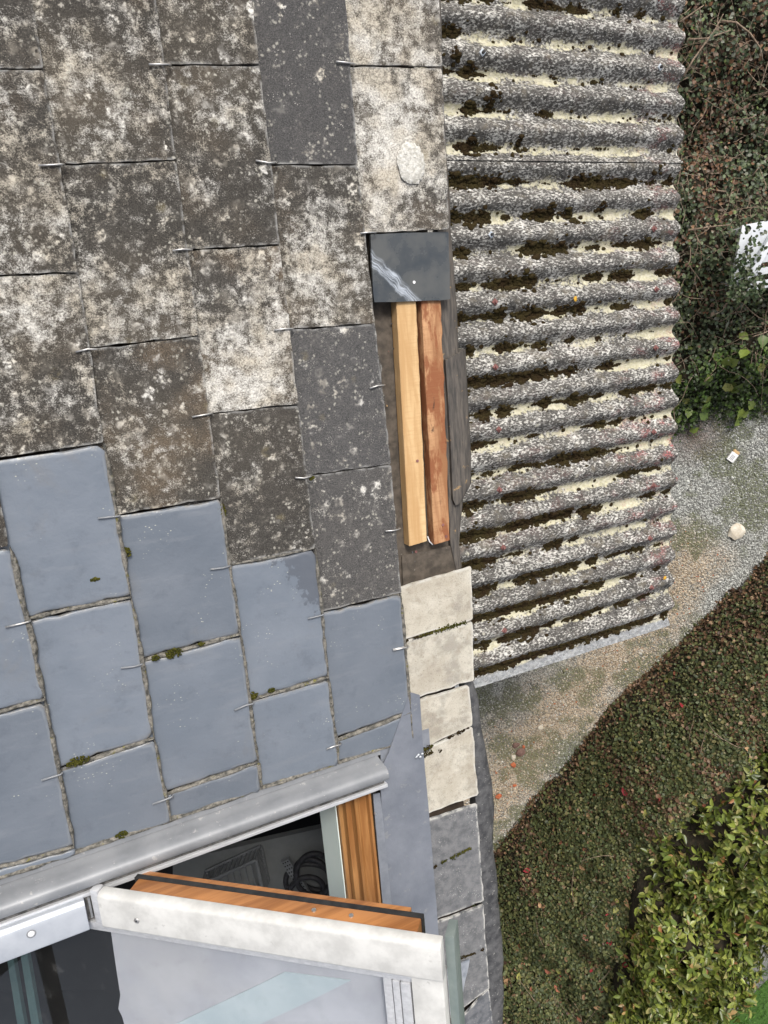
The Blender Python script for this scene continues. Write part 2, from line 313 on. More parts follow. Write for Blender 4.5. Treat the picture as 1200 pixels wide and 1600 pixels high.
M['zincdark'] = mat_simple('grimy_groove', (0.05, 0.05, 0.05), (0.16, 0.155, 0.15), 60, 0.7, 0.1, bump=0.3)
M['capal'] = mat_simple('pale_blue_aluminium', (0.42, 0.45, 0.50), (0.50, 0.53, 0.575), 20, 0.42, 0.35, bump=0.06)
M['whitecap'] = mat_simple('oxidised_white_aluminium', (0.47, 0.47, 0.455), (0.63, 0.63, 0.61), 20, 0.5, 0.05, bump=0.12, spots=(34, 0.62, (0.47, 0.47, 0.455)))  # white of the reflected sky is painted in, over mottled metal
M['rail'] = mat_simple('satin_aluminium', (0.52, 0.53, 0.55), (0.64, 0.65, 0.67), 60, 0.4, 0.35, bump=0.08, stretch=(0.3, 2, 2))
M['edgegreen'] = mat_simple('grey_green_edge', (0.15, 0.185, 0.18), (0.19, 0.225, 0.215), 30, 0.5, 0.1, bump=0.05)
M['wood'] = mat_wood('varnished_pine', (0.44, 0.195, 0.068), (0.24, 0.095, 0.030), (0.06, 1, 1), 0.34, spec=0.5)
M['woodw'] = mat_wood('varnished_pine_sill', (0.46, 0.235, 0.085), (0.25, 0.105, 0.03), (1, 0.06, 1), 0.36, spec=0.5)
M['batten'] = mat_wood('fresh_pine', (0.63, 0.44, 0.235), (0.46, 0.28, 0.125), (1, 0.10, 1), 0.7)
M['oldbatten'] = mat_wood('old_pine', (0.52, 0.30, 0.155), (0.27, 0.125, 0.055), (1, 0.12, 1), 0.75, stain=(0.235, 0.085, 0.035))
M['rubber'] = mat_simple('black_gasket', (0.012, 0.012, 0.013), (0.03, 0.03, 0.03), 60, 0.6)
M['lining'] = mat_simple('pale_green_lining', (0.70, 0.80, 0.755), (0.74, 0.83, 0.785), 8, 0.6, bump=0.03)
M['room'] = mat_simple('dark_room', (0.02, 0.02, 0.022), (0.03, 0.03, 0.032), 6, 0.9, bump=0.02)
M['shelf'] = mat_simple('grey_shelf', (0.22, 0.23, 0.23), (0.27, 0.28, 0.28), 10, 0.7, bump=0.03)
M['rack'] = mat_simple('grey_plastic_crate', (0.20, 0.21, 0.22), (0.26, 0.27, 0.28), 30, 0.5)
M['cable'] = mat_simple('black_cable', (0.03, 0.03, 0.034), (0.06, 0.06, 0.066), 60, 0.5)
M['teal'] = mat_simple('teal_bar', (0.10, 0.19, 0.19), (0.14, 0.24, 0.235), 10, 0.5, bump=0.02)
M['wall'] = mat_simple('rendered_wall', (0.42, 0.40, 0.36), (0.5, 0.48, 0.44), 20, 0.9)
M['moss'] = mat_moss('dark_moss', (0.034, 0.022, 0.012), (0.048, 0.038, 0.016), (0.12, 0.095, 0.045))
M['tuft'] = mat_moss('green_moss', (0.05, 0.055, 0.012), (0.10, 0.095, 0.02), (0.19, 0.18, 0.05))
M['ground'] = mat_ground()
M['stone'] = mat_leaf('gravel_stone', 0.85, 0.0, 0.25)
M['leaf'] = mat_leaf('small_leaf', 0.5, 0.2, 0.35)
M['bleaf'] = mat_leaf('glossy_leaf', 0.36, 0.2, 0.5)
M['lobj'] = mat_leaf_obj('glossy_leaf_single')
M['twig'] = mat_simple('dead_twig', (0.12, 0.085, 0.06), (0.30, 0.23, 0.17), 60, 0.9, bump=0.3)
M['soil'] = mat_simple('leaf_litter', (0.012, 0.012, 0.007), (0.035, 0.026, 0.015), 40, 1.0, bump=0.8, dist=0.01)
M['lawn'] = mat_simple('lawn_turf', (0.035, 0.085, 0.012), (0.06, 0.13, 0.02), 40, 0.9, bump=0.6, dist=0.01)
M['plastic'] = mat_simple('white_plastic', (0.50, 0.53, 0.57), (0.60, 0.63, 0.66), 20, 0.4, bump=0.05)
M['card'] = mat_simple('white_card', (0.72, 0.72, 0.73), (0.78, 0.78, 0.78), 20, 0.6, bump=0.03)
M['tan'] = mat_simple('tan_card', (0.50, 0.33, 0.16), (0.56, 0.38, 0.2), 20, 0.7, bump=0.03)
M['ink'] = mat_simple('grey_print', (0.2, 0.2, 0.22), (0.25, 0.25, 0.27), 20, 0.7, bump=0.0)
M['brick'] = mat_simple('broken_brick', (0.34, 0.085, 0.035), (0.50, 0.16, 0.075), 60, 0.9, bump=0.6)
M['flint'] = mat_simple('cream_stone', (0.50, 0.44, 0.34), (0.62, 0.58, 0.5), 30, 0.8, bump=0.5)
M['mstone'] = mat_simple('brown_stone', (0.13, 0.075, 0.06), (0.2, 0.12, 0.1), 30, 0.8, bump=0.5)
M['bolt'] = mat_simple('blue_white_washer', (0.45, 0.52, 0.60), (0.66, 0.70, 0.75), 80, 0.5, 0.3)
M['rustbolt'] = mat_simple('rusty_washer', (0.16, 0.07, 0.065), (0.28, 0.13, 0.12), 90, 0.85, 0.1, bump=0.5)
M['amber'] = mat_simple('orange_lichen', (0.5, 0.26, 0.02), (0.55, 0.33, 0.05), 90, 0.9)

gl = MT('sash_glass')
gb = gl.n('BsdfGlossy'); gb.inputs['Roughness'].default_value = 0.02; gb.inputs['Color'].default_value = (0.9, 0.92, 0.95, 1)
tb = gl.n('BsdfTransparent'); tb.inputs['Color'].default_value = (0.90, 0.92, 0.93, 1)
fr = gl.n('Fresnel'); fr.inputs['IOR'].default_value = 1.45
ms = gl.n('MixShader'); gl.set(ms.inputs[0], gl.math('MULTIPLY', fr.outputs[0], gl.math('SUBTRACT', 1.0, gl.n('NewGeometry').outputs['Backfacing'])))
db = gl.n('BsdfDiffuse'); db.inputs['Color'].default_value = (.5, .49, .47, 1); dm = gl.n('MixShader'); gco = gl.coord()
gl.set(dm.inputs[0], gl.math('ADD', 0.012, gl.ramp(gl.noise(gco, 28, 5, .7), .55, .8, 0, .06))); gl.t.links.new(tb.outputs[0], dm.inputs[1]); gl.t.links.new(db.outputs[0], dm.inputs[2])
gl.t.links.new(dm.outputs[0], ms.inputs[1]); gl.t.links.new(gb.outputs[0], ms.inputs[2])
gl.t.links.new(ms.outputs[0], gl.t.nodes['Material Output'].inputs['Surface'])
M['glass'] = gl.m
bl = MT('lilac_blind'); _co = bl.coord()  # sky mirrored in the pane, painted on a panel behind it
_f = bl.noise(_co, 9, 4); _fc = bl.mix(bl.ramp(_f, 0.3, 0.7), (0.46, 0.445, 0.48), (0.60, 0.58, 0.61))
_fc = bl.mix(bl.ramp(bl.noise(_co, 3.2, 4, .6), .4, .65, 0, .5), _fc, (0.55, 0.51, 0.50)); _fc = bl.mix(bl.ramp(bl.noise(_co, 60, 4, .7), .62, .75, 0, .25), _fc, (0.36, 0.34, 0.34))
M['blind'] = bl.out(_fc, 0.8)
M['blindblue'] = mat_simple('pale_blue_band', (0.50, 0.555, 0.58), (0.60, 0.645, 0.66), 9, 0.8, bump=0.02)  # bluer band of the painted sky reflection

M['lichen'] = mat_simple('white_lichen', (0.40, 0.385, 0.34), (0.72, 0.71, 0.67), 190, 0.95, bump=1.0, dist=0.004)
# ------------------------------------------------------------------ mesh helpers
def link_mesh(name, verts, faces, mat, parent=None, smooth=False, attrs=None):
    me = bpy.data.meshes.new(name)
    me.from_pydata([tuple(map(float, v)) for v in verts], [], [tuple(map(int, f)) for f in faces]); me.update()
    if attrs:
        for k, v in attrs.items():
            at = me.attributes.new(k, 'FLOAT', 'POINT'); at.data.foreach_set('value', np.asarray(v, np.float32))
    me.materials.append(M[mat])
    if smooth: me.polygons.foreach_set('use_smooth', np.ones(len(me.polygons), bool))
    o = bpy.data.objects.new(name, me); COL.objects.link(o)
    if parent is not None: o.parent = parent
    return o

def big_mesh(name, V, F, mat, parent=None, tint=None, smooth=False):     # V (n,3), F (m,k) arrays
    me = bpy.data.meshes.new(name); V = np.asarray(V, np.float32); F = np.asarray(F, np.int32); k = F.shape[1]
    me.vertices.add(len(V)); me.vertices.foreach_set('co', V.ravel())
    me.loops.add(F.size); me.loops.foreach_set('vertex_index', F.ravel())
    me.polygons.add(len(F)); me.polygons.foreach_set('loop_start', np.arange(0, F.size, k, dtype=np.int32))
    me.update(calc_edges=True); me.validate()
    if tint is not None:
        at = me.attributes.new('tint', 'FLOAT_COLOR', 'POINT')
        at.data.foreach_set('color', np.concatenate([tint, np.ones((len(tint), 1))], 1).astype(np.float32).ravel())
    if smooth: me.polygons.foreach_set('use_smooth', np.ones(len(me.polygons), bool))
    me.materials.append(M[mat])
    o = bpy.data.objects.new(name, me); COL.objects.link(o)
    if parent is not None: o.parent = parent
    return o

def root(name, base, label, cat, group=None, roof=True):   # an Empty at the thing's base
    o = bpy.data.objects.new(name, None); COL.objects.link(o); o.empty_display_size = 0.1
    if roof: o.location = W(base); o.rotation_euler = (0, PITCH, 0)
    else: o.location = base
    o['label'] = label; o['category'] = cat
    if group: o['group'] = group
    o['_b'] = [float(x) for x in base]
    return o
def loc(r, pts): return np.asarray(pts, float) - np.array(list(r['_b']))

def hexa(c8):                                              # 8 corners: bottom 4, top 4
    return c8, [(3, 2, 1, 0), (4, 5, 6, 7), (0, 1, 5, 4), (1, 2, 6, 5), (2, 3, 7, 6), (3, 0, 4, 7)]
def box_pts(x0, x1, y0, y1, z0, z1):
    return [(x0, y0, z0), (x1, y0, z0), (x1, y1, z0), (x0, y1, z0), (x0, y0, z1), (x1, y0, z1), (x1, y1, z1), (x0, y1, z1)]
def bevel_obj(o, w, seg=2, ang=0.5):
    bm = bmesh.new(); bm.from_mesh(o.data)
    ed = [e for e in bm.edges if len(e.link_faces) == 2 and e.calc_face_angle(0) > ang]
    bmesh.ops.bevel(bm, geom=ed, offset=w, segments=seg, affect='EDGES', profile=0.6, clamp_overlap=True)
    bm.to_mesh(o.data); bm.free()
    o.data.polygons.foreach_set('use_smooth', np.ones(len(o.data.polygons), bool))
    try: o.data.set_sharp_from_angle(angle=math.radians(35))
    except Exception: pass
def box(name, pts8, mat, parent, bev=0.0):
    v, f = hexa(pts8); o = link_mesh(name, v, f, mat, parent)
    bm = bmesh.new(); bm.from_mesh(o.data); bmesh.ops.recalc_face_normals(bm, faces=bm.faces); bm.to_mesh(o.data); bm.free()
    if bev: bevel_obj(o, bev)
    return o
def tube(pts, r, seg=6, cap=True, rad=None):
    pts = [Vector(p) for p in pts]; V = []; F = []
    prev = None
    for i, p in enumerate(pts):
        d = (pts[min(i + 1, len(pts) - 1)] - pts[max(i - 1, 0)]).normalized()
        a = prev if prev is not None else (Vector((0, 0, 1)) if abs(d.z) < 0.9 else Vector((1, 0, 0)))
        x = (a - d * a.dot(d)).normalized(); prev = x; y = d.cross(x)
        rr = rad[i] if rad is not None else r
        for k in range(seg):
            t = 2 * math.pi * k / seg; V.append(p + x * (rr * math.cos(t)) + y * (rr * math.sin(t)))
    for i in range(len(pts) - 1):
        for k in range(seg):
            a = i * seg + k; b = i * seg + (k + 1) % seg; F.append((a, b, b + seg, a + seg))
    if cap: F.append(tuple(range(seg - 1, -1, -1))); F.append(tuple(range((len(pts) - 1) * seg, len(pts) * seg)))
    return V, F
def extrude_profile(prof, a0, a1, fn, nseg=1):             # closed 2-D profile swept along a
    V = []; F = []; n = len(prof)
    for i in range(nseg + 1):
        a = a0 + (a1 - a0) * i / nseg
        for p in prof: V.append(fn(a, p[0], p[1]))
    for i in range(nseg):
        for k in range(n):
            a = i * n + k; b = i * n + (k + 1) % n; F.append((a, b, b + n, a + n))
    F.append(tuple(range(n - 1, -1, -1))); F.append(tuple(range(nseg * n, nseg * n + n)))
    return V, F
def fix_normals(o):
    bm = bmesh.new(); bm.from_mesh(o.data); bmesh.ops.recalc_face_normals(bm, faces=bm.faces); bm.to_mesh(o.data); bm.free()

def vnoise(x, y, s=1.0, seed=0):                           # cheap smooth value noise, arrays
    x = np.asarray(x) * s + seed * 17.3; y = np.asarray(y) * s + seed * 5.7
    xi = np.floor(x); yi = np.floor(y); fx = x - xi; fy = y - yi
    fx = fx * fx * (3 - 2 * fx); fy = fy * fy * (3 - 2 * fy)
    def h(a, b): return np.modf(np.abs(np.sin(a * 127.1 + b * 311.7 + seed * 13.7) * 43758.5453))[0]
    return (h(xi, yi) * (1 - fx) + h(xi + 1, yi) * fx) * (1 - fy) + (h(xi, yi + 1) * (1 - fx) + h(xi + 1, yi + 1) * fx) * fy

def blob(c, rx, ry, rz, seed, sub=2, cut=True):
    bm = bmesh.new(); bmesh.ops.create_icosphere(bm, subdivisions=sub, radius=1.0)
    V = np.array([v.co[:] for v in bm.verts]); F = [tuple(v.index for v in f.verts) for f in bm.faces]; bm.free()
    r = 0.75 + 0.5 * vnoise(V[:, 0] + seed, V[:, 1] + V[:, 2] * 2, 2.6, seed % 50)
    V = V * r[:, None]; V[:, 2] = np.maximum(V[:, 2], -0.25)
    return V * np.array([rx, ry, rz]) + np.asarray(c), F

# ================================================================== THE GROUND
def flat(name, poly, z, mat):
    o = link_mesh(name, [(x, y, z) for x, y in poly], [tuple(range(len(poly)))], mat); o['kind'] = 'structure'; return o
flat('ground', [(-60, -60), (60, -60), (60, 60), (-60, 60)], 0.0, 'ground')

# ================================================================== HOUSE ROOF
ROOF = root('slate_roof', (0.0, 0.0, 0.0), 'steep slate roof with lichen spotted grey slates and blue-grey coated slates round the open window', 'roof'); ROOF['kind'] = 'thing'
WIN = (-0.85, 0.475, -2.30, -1.385)                        # opening u0,u1,w0,w1 in the deck
EAVE = 0.742
# deck and felt laid around the window opening
def slab(name, u0, u1, w0, w1, n0, n1, mat, par=ROOF): return box(name, box_pts(u0, u1, w0, w1, n0, n1), mat, par)
slab('roof_deck', -3.2, EAVE - 0.035, -1.40, 2.6, -0.060, -0.037, 'deck')
slab('roof_deck', -3.2, WIN[0], -3.6, -1.402, -0.060, -0.031, 'deck')
slab('roof_deck', WIN[1], EAVE - 0.035, -3.6, -1.402, -0.060, -0.031, 'deck')
slab('roof_deck', WIN[0], WIN[1], -3.6, WIN[2], -0.060, -0.031, 'deck')
# felt visible in the gap at the eave
nu, nw = 10, 60; V = []; F = []
for i in range(nu + 1):
    for j in range(nw + 1):
        u = 0.36 + (0.712 - 0.36) * i / nu; w = -1.25 + 1.25 * j / nw
        V.append((u, w, -0.035 + 0.003 * float(vnoise(u, w, 30, 3)) + 0.003 * float(vnoise(u, w, 9, 4))))
for i in range(nu):
    for j in range(nw):
        a = i * (nw + 1) + j; F.append((a, a + nw + 1, a + nw + 2, a + 1))
link_mesh('underlay', V, F, 'felt', ROOF, True)
V, F = hexa([tuple(up(628, 868, -.030)), tuple(up(716, 850, -.030)), tuple(up(722, 886, -.030)), tuple(up(630, 925, -.030)),
             tuple(up(628, 868, -.025)), tuple(up(716, 850, -.025)), tuple(up(722, 886, -.025)), tuple(up(630, 925, -.025))])
o = link_mesh('underlay', V, F, 'felt', ROOF); o['label'] = 'folded strip of felt below the battens'

# tail lines (k) and joints (v) as surveyed on the photograph
PTS = {-1: {5: (15, 853), 6: (40, 970), 7: (70, 1092), 8: (90, 1208), 9: (115, 1322)},
       0: {0: (68, 110), 1: (92, 258), 2: (122, 427), 3: (145, 546), 4: (161, 692), 5: (180, 806), 6: (205, 932), 7: (216, 1037), 8: (240, 1153), 9: (263, 1243)},
       1: {0: (258, 103), 1: (274, 252), 2: (292, 391), 3: (310, 525), 4: (324, 646), 5: (343, 778), 6: (353, 884), 7: (375, 990), 8: (389, 1098), 9: (402, 1190)},
       2: {0: (404, 103), 1: (425, 255), 2: (436, 383), 3: (451, 514), 4: (465, 632), 5: (479, 744), 6: (491, 856), 7: (499, 960), 8: (512, 1058), 9: (526, 1162)},
       3: {0: (547, 102), 1: (557, 259), 2: (580, 364), 3: (584, 506), 4: (594, 602), 5: (609, 725), 6: (618, 826), 7: (625, 926), 8: (632, 1010), 9: (640, 1112)},
       4: {0: (689, 107), 2: (700, 360)}}
EXPO = 0.18559; OFF = {-1: 0.0, 0: -0.012, 1: -0.03, 2: -0.033, 3: -0.043, 4: -0.05}
def jp(k, v):
    if k in PTS and v in PTS[k]: return up(*PTS[k][v], 0.008)[:2]
    # continue the course from its nearest surveyed joint
    if k in PTS and k >= 0:
        vs = sorted(PTS[k]); n = min(vs, key=lambda q: abs(q - v)); b = up(*PTS[k][n], 0.008)[:2]
        return np.array([b[0], b[1] - (v - n) * 0.15])
    if k == -1:
        b = up(15, 853, 0.008)[:2]; return np.array([b[0], b[1] - (v - 5) * 0.15])
    return np.array([k * EXPO, -(v * 0.15 + OFF.get(k, 0))])

def clip_w(poly, wmin):                                    # keep w >= wmin
    out = []
    for i in range(len(poly)):
        a, b = poly[i], poly[(i + 1) % len(poly)]
        if a[1] >= wmin: out.append(a)
        if (a[1] >= wmin) != (b[1] >= wmin):
            t = (wmin - a[1]) / (b[1] - a[1]); out.append(a + (b - a) * t)
    return out

def plate(name, poly, hfun, thick, mat, parent, jit=0.0009, seg=0.02, inset=0.005, drop=0.0, chip=0.004, props=None, base=None):
    """a thin slate: uneven outline, edge ring, sides and underside"""
    if isinstance(base, bpy.types.Object): pass
    P = [np.array(p[:2], float) for p in poly]; out = []
    area = sum(P[i][0] * P[(i + 1) % len(P)][1] - P[(i + 1) % len(P)][0] * P[i][1] for i in range(len(P)))
    if area < 0: P = P[::-1]
    for i in range(len(P)):
        a, b = P[i], P[(i + 1) % len(P)]; L = np.linalg.norm(b - a); n = max(2, int(L / seg))
        d = (b - a) / max(L, 1e-9); nr = np.array([d[1], -d[0]])
        c0 = min(chip * random.uniform(0.3, 1.2), L * 0.2); c1 = min(chip * random.uniform(0.3, 1.2), L * 0.2)
        ts = [c0 / L] + [j / n for j in range(1, n)] + [1 - c1 / L]
        for t in ts: out.append(a + (b - a) * t + nr * random.gauss(0, jit))
    n = len(out); cen = sum(out) / n; V = []; E = []
    inn = []
    e0 = P[1] - P[0]; e1 = P[2] - P[1]
    if np.linalg.norm(e1) > np.linalg.norm(e0): e0 = e1
    e0 = e0 / np.linalg.norm(e0); e1 = np.array([-e0[1], e0[0]])
    hx = max(abs((p - cen) @ e0) for p in out); hy = max(abs((p - cen) @ e1) for p in out)
    def shrink(p, d): q = p - cen; return cen + e0 * ((q @ e0) * max(.2, 1 - d / hx)) + e1 * ((q @ e1) * max(.2, 1 - d / hy))
    inn = [shrink(p, inset) for p in out]
    # second inner ring carries the face
    for p in out: V.append((p[0], p[1], hfun(p) - drop - thick)); E.append(1.0)
    for p in out: V.append((p[0], p[1], hfun(p) - drop)); E.append(1.0)
    for p in inn: V.append((p[0], p[1], hfun(p))); E.append(0.45)
    in2 = []
    in2 = [shrink(p, inset * 2.6) for p in out]
    for p in in2: V.append((p[0], p[1], hfun(p))); E.append(0.0)
    F = [tuple(range(n - 1, -1, -1)), tuple(range(3 * n, 4 * n))]
    for r in range(3):
        for i in range(n):
            a = r * n + i; b = r * n + (i + 1) % n; F.append((a, b, b + n, a + n))
    o = link_mesh(name, V, F, mat, parent, attrs={'edge': E})
    if drop: o.data.polygons.foreach_set('use_smooth', np.ones(len(o.data.polygons), bool)); o.data.set_sharp_from_angle(angle=math.radians(60))
    for k, v in (props or {}).items(): o[k] = v
    return o

def slate_height(q0, q1, rise=0.0, amp=0.011):
    # climbs towards the tail: the tail lies over two courses below
    g = (q1[0] - q0[0]) / (q1[1] - q0[1])
    return lambda p: 0.002 + rise + amp * (1 + (p[0] - q0[0] - g * (p[1] - q0[1])) / EXPO)

SL = [  # course k, first joint, last joint, material, lichen, brown, tone
    (-1, 1, 3, 'slate', .5, .4, 1), (-1, 3, 5, 'slate', .4, .3, .9), (-1, 5, 7, 'coat', 0, 0, 1), (-1, 7, 9, 'coat', 0, 0, 1), (-1, 9, 11, 'coat', 0, 0, 1),
    (0, -2, 0, 'slate', .50, .35, 1), (0, 0, 2, 'slate', .52, .35, 1), (0, 2, 4, 'slate', .60, .3, 1), (0, 4, 6, 'coat', 0, 0, 1), (0, 6, 8, 'coat', 0, 0, 1), (0, 8, 10, 'coat', 0, 0, 1),
    (1, -1, 1, 'slate', .54, .45, .95), (1, 1, 3, 'slate', .55, .25, 1), (1, 3, 5, 'slate', .45, .9, 1), (1, 5, 7, 'coat', 0, 0, 1), (1, 7, 9, 'coat', 0, 0, 1), (1, 9, 11, 'coat', 0, 0, 1),
    (2, -2, 0, 'slate', .50, .35, 1), (2, 0, 2, 'slate', .50, .3, 1), (2, 2, 4, 'slate', .74, .9, 1.1), (2, 4, 6, 'slate', .42, .1, 1.0), (2, 6, 8, 'coat', 0, 0, 1), (2, 8, 10, 'coat', 0, 0, 1),
    (3, -1, 1, 'slate', .30, .05, 1.15), (3, 1, 3, 'slate', .62, .7, 1.05), (3, 3, 5, 'slate', .30, .05, 1.30), (3, 5, 7, 'slate', .32, .06, 1.35), (3, 7, 9, 'coat', 0, 0, 1), (3, 9, 10, 'coat', 0, 0, 1),
    (4, -2, 0, 'slate', .70, .35, 1.2), (4, 0, 2, 'slate', .86, .35, 1.2)]
for k_ in range(5):                                        # the courses go on past the frame
    v_ = {0: -2, 1: -1, 2: -2, 3: -1, 4: -2}[k_]
    for q in range(4): SL.append((k_, v_ - 2 - 2 * q, v_ - 2 * q, 'slate', random.choice([.3, .5, .6, .7]), random.choice([.1, .3, .5]), 1))
for q in range(7): SL.append((-1, 1 - 2 * (q + 1), 1 - 2 * q, 'slate', random.choice([.4, .55, .65]), .35, 1))
for k_ in (-2, -3):
    for v_ in range(-8 + (k_ % 2), 12, 2): SL.append((k_, v_, v_ + 2, 'slate' if v_ < 5 else 'coat', .5, .3, 1))
CLOUD = {(2, 2): (385, 590, 1.0), (0, 2): (25, 460, .8), (0, 0): (20, 330, .5), (1, -1): (128, 150, .8), (1, 1): (215, 490, .7), (2, 0): (330, 120, .5), (3, 1): (510, 440, .8), (4, 0): (610, 210, .9), (4, -2): (600, 60, .7), (1, 3): (240, 690, .45), (2, -2): (300, 30, .4), (2, 4): (360, 690, .3)}
LAB = {(3, 5): 'dark charcoal slate with few lichen spots', }
def hook(par, p, hf, u_len=0.034, mat='hook'):
    u, w = p; z = hf(np.array(p)) + 0.0022
    pts = [(u + 0.006, w, z - 0.008), (u + 0.007, w, z - 0.002), (u + 0.003, w, z + 0.0012), (u - 0.010, w + random.uniform(-.0015, .0015), z + 0.0006),
           (u - u_len, w + random.uniform(-.003, .003), z - 0.0005 + random.uniform(0, .002))]
    V, F = tube(pts, 0.0018, 6); link_mesh('hook', V, F, mat, par, True)
BEAD = []
for k, a, b, mt, li, br, tn in SL:
    if k == 4:
        p0, p1 = jp(3, a), jp(3, b); q0, q1 = jp(4, a), jp(4, b)
    else: p0, p1, q0, q1 = jp(k - 1, a), jp(k - 1, b), jp(k, a), jp(k, b)
    g = 0.0016 if mt == 'slate' else 0.0045
    h0 = p0 + np.array([-0.075, 0]); h1 = p1 + np.array([-0.075, 0])
    poly = [h0 + [0, -g], q0 + [0, -g], q1 + [0, g], h1 + [0, g]]
    if k <= 3 and b >= 9:
        lim = -1.372
        poly = clip_w(poly, lim)
        if len(poly) < 3: continue
    rise = random.uniform(0, .0012); hf = slate_height(q0, q1, rise)
    if mt == 'slate':
        pu_, pw_, ps_ = 0.0, 0.0, 0.0
        if (k, a) in CLOUD: x_, y_, ps_ = CLOUD[(k, a)]; pu_, pw_ = up(x_, y_, .008)[:2]
        o = plate('slate', poly, hf, 0.007, 'slate', ROOF, jit=0.0008, props={'lichen': li, 'brown': br, 'tone': tn * random.uniform(.95, 1.05), 'pu': float(pu_), 'pw': float(pw_), 'ps': float(ps_)})
    else:
        o = plate('slate', poly, hf, 0.006, 'coat', ROOF, jit=0.0013, inset=0.004, drop=0.0022, chip=0.009, props={'wet': 1.0 if (k, a) == (2, 6) else 0.0})
        o['label'] = 'slate painted with smooth blue-grey coating'
    mid = (a + b) // 2
    if (b - a) == 2 and k < 4 and not (k <= -1 and mid < 5):
        m = jp(k, mid)
        if m[1] > -1.37: hook(o, (m[0] + 0.001, m[1]), hf, random.uniform(.028, .036), 'hook' if mt == 'slate' or random.random() < .3 else 'zinc')
    if mt == 'coat':
        # sealant lies along the tail and the lower joint of every coated slate
        BEAD.append((q0, q1, hf)); BEAD.append((p1, q1, hf))
        if k == 2 and a == 6: BEAD.append((p0, q0, hf))
# the slate under the last course that shows at its tail beside the battens
for v0, v1 in ((2.9, 4.9), (4.95, 6.6)):
    q0, q1 = jp(3, 3) + [0.0105, 0.01], jp(3, 6) + [0.0085, 0]
    t0, t1 = (v0 - 2.9) / 3.7, (v1 - 2.9) / 3.7
    a_, b_ = q0 + (q1 - q0) * t0, q0 + (q1 - q0) * t1
    plate('slate', [a_ - [0.12, 0], a_, b_, b_ - [0.12, 0]], lambda p: -0.004, 0.006, 'slate', ROOF, jit=0.002, props={'lichen': .75, 'brown': .1, 'tone': 1.2})

def bead(p, q, hf, mat='bead', ws=1.0):
    L = np.linalg.norm(q - p)
    if L < 0.02: return
    n = int(L / 0.004); d = (q - p) / L; nr = np.array([-d[1], d[0]]); V = []; F = []
    for i in range(n + 1):
        t = i / n; c = p + (q - p) * t
        wv = float(vnoise(c[0], c[1], 45, 8)); w2 = float(vnoise(c[0], c[1], 160, 9)); w3 = float(vnoise(c[0], c[1], 20, 11))
        half = 0.0022 + 0.0042 * wv + 0.0012 * w2; off = (w3 - 0.5) * 0.004
        half *= min(1, 0.25 + 6 * t, 0.25 + 6 * (1 - t)) * ws; off *= ws; half *= (1 if ws == 1 else .35 + 1.2 * float(vnoise(c[0], c[1], 70, 19)))
        z = hf(c)
        for s_, hz in ((-1, -0.006), (-0.7, 0.0002), (-0.2, 0.0018 + 0.002 * w2), (0.35, 0.0014 + 0.0025 * wv * w2), (0.8, 0.0002), (1, -0.006)):
            e = c + nr * (off + s_ * half + 0.0008 * (w2 - .5)); V.append((e[0], e[1], z + hz - 0.001))
    for i in range(n):
        for j in range(5):
            a = i * 6 + j; F.append((a, a + 1, a + 7, a + 6))
    o = link_mesh('sealant_bead' if mat == 'bead' else 'moss', V, F, mat, ROOF, True); fix_normals(o)
for p, q, hf in BEAD:
    if min(p[1], q[1]) < -1.37:
        if max(p[1], q[1]) < -1.365: continue
        if p[1] < q[1]: p, q = q, p
        t = (-1.368 - p[1]) / (q[1] - p[1]); q = p + (q - p) * t
    bead(p, q, hf)
# dirt line where the coated slates meet the window flashing
bead(np.array(up(-30, 1383, .006)[:2]), np.array(up(300, 1268, .006)[:2]), lambda p: 0.010)
bead(np.array(up(300, 1268, .006)[:2]), np.array(up(520, 1194, .006)[:2]), lambda p: 0.010)
bead(np.array(up(528, 1192, .006)[:2]), np.array(up(630, 1158, .006)[:2]), lambda p: 0.008)

# eave course
def poly_px(pts, h=0.006): return [up(x, y, h)[:2] for x, y in pts]
o = plate('slate', poly_px([(578, 366), (700, 362), (703, 468), (584, 473)], 0.004), lambda p: 0.0055, 0.006, 'newslate', ROOF, jit=0.0006, chip=0.003)
o['label'] = 'dark smooth replacement slate with a white streak'
_b = up(640, 420, 0.004)
for v in o.data.vertices: v.co.x -= _b[0]; v.co.y -= _b[1]
o.location = (_b[0], _b[1], 0)
cw = [([(606, 923), (735, 885), (737, 968), (612, 1004)], .95), ([(612, 1007), (737, 971), (739, 1062), (618, 1100)], .90),
      ([(630, 1101), (731, 1071), (737, 1132), (634, 1182)], .92), ([(634, 1186), (737, 1136), (746, 1240), (640, 1281)], .95),
      ([(640, 1291), (744, 1255), (749, 1328), (754, 1407), (655, 1446)], .06),
      ([(655, 1452), (754, 1413), (759, 1485), (764, 1542), (690, 1600), (676, 1610)], .08)]
for pp, tone in cw:
    o = plate('slate', poly_px(pp, 0.004), lambda p: 0.004 + 0.004 * (p[0] - .55) / .2, 0.007, 'cream', ROOF, jit=0.0011, props={'tone': tone})
    o['label'] = 'cream lichen covered eave slate' if tone > .5 else 'grey speckled eave slate'
o = plate('slate', poly_px([(668, 1530), (735, 1498), (720, 1565), (676, 1622)], 0.012), lambda p: 0.012, 0.003, 'leadsheet', ROOF, jit=0.0008); o.name = 'lead_patch'
o = plate('slate', poly_px([(700, 1615), (764, 1545), (775, 1640), (720, 1660)], 0.010), lambda p: 0.009, 0.006, 'cream', ROOF, props={'tone': .0})
hook(o, up(632, 1010, .012)[:2], lambda p: 0.010, 0.03)

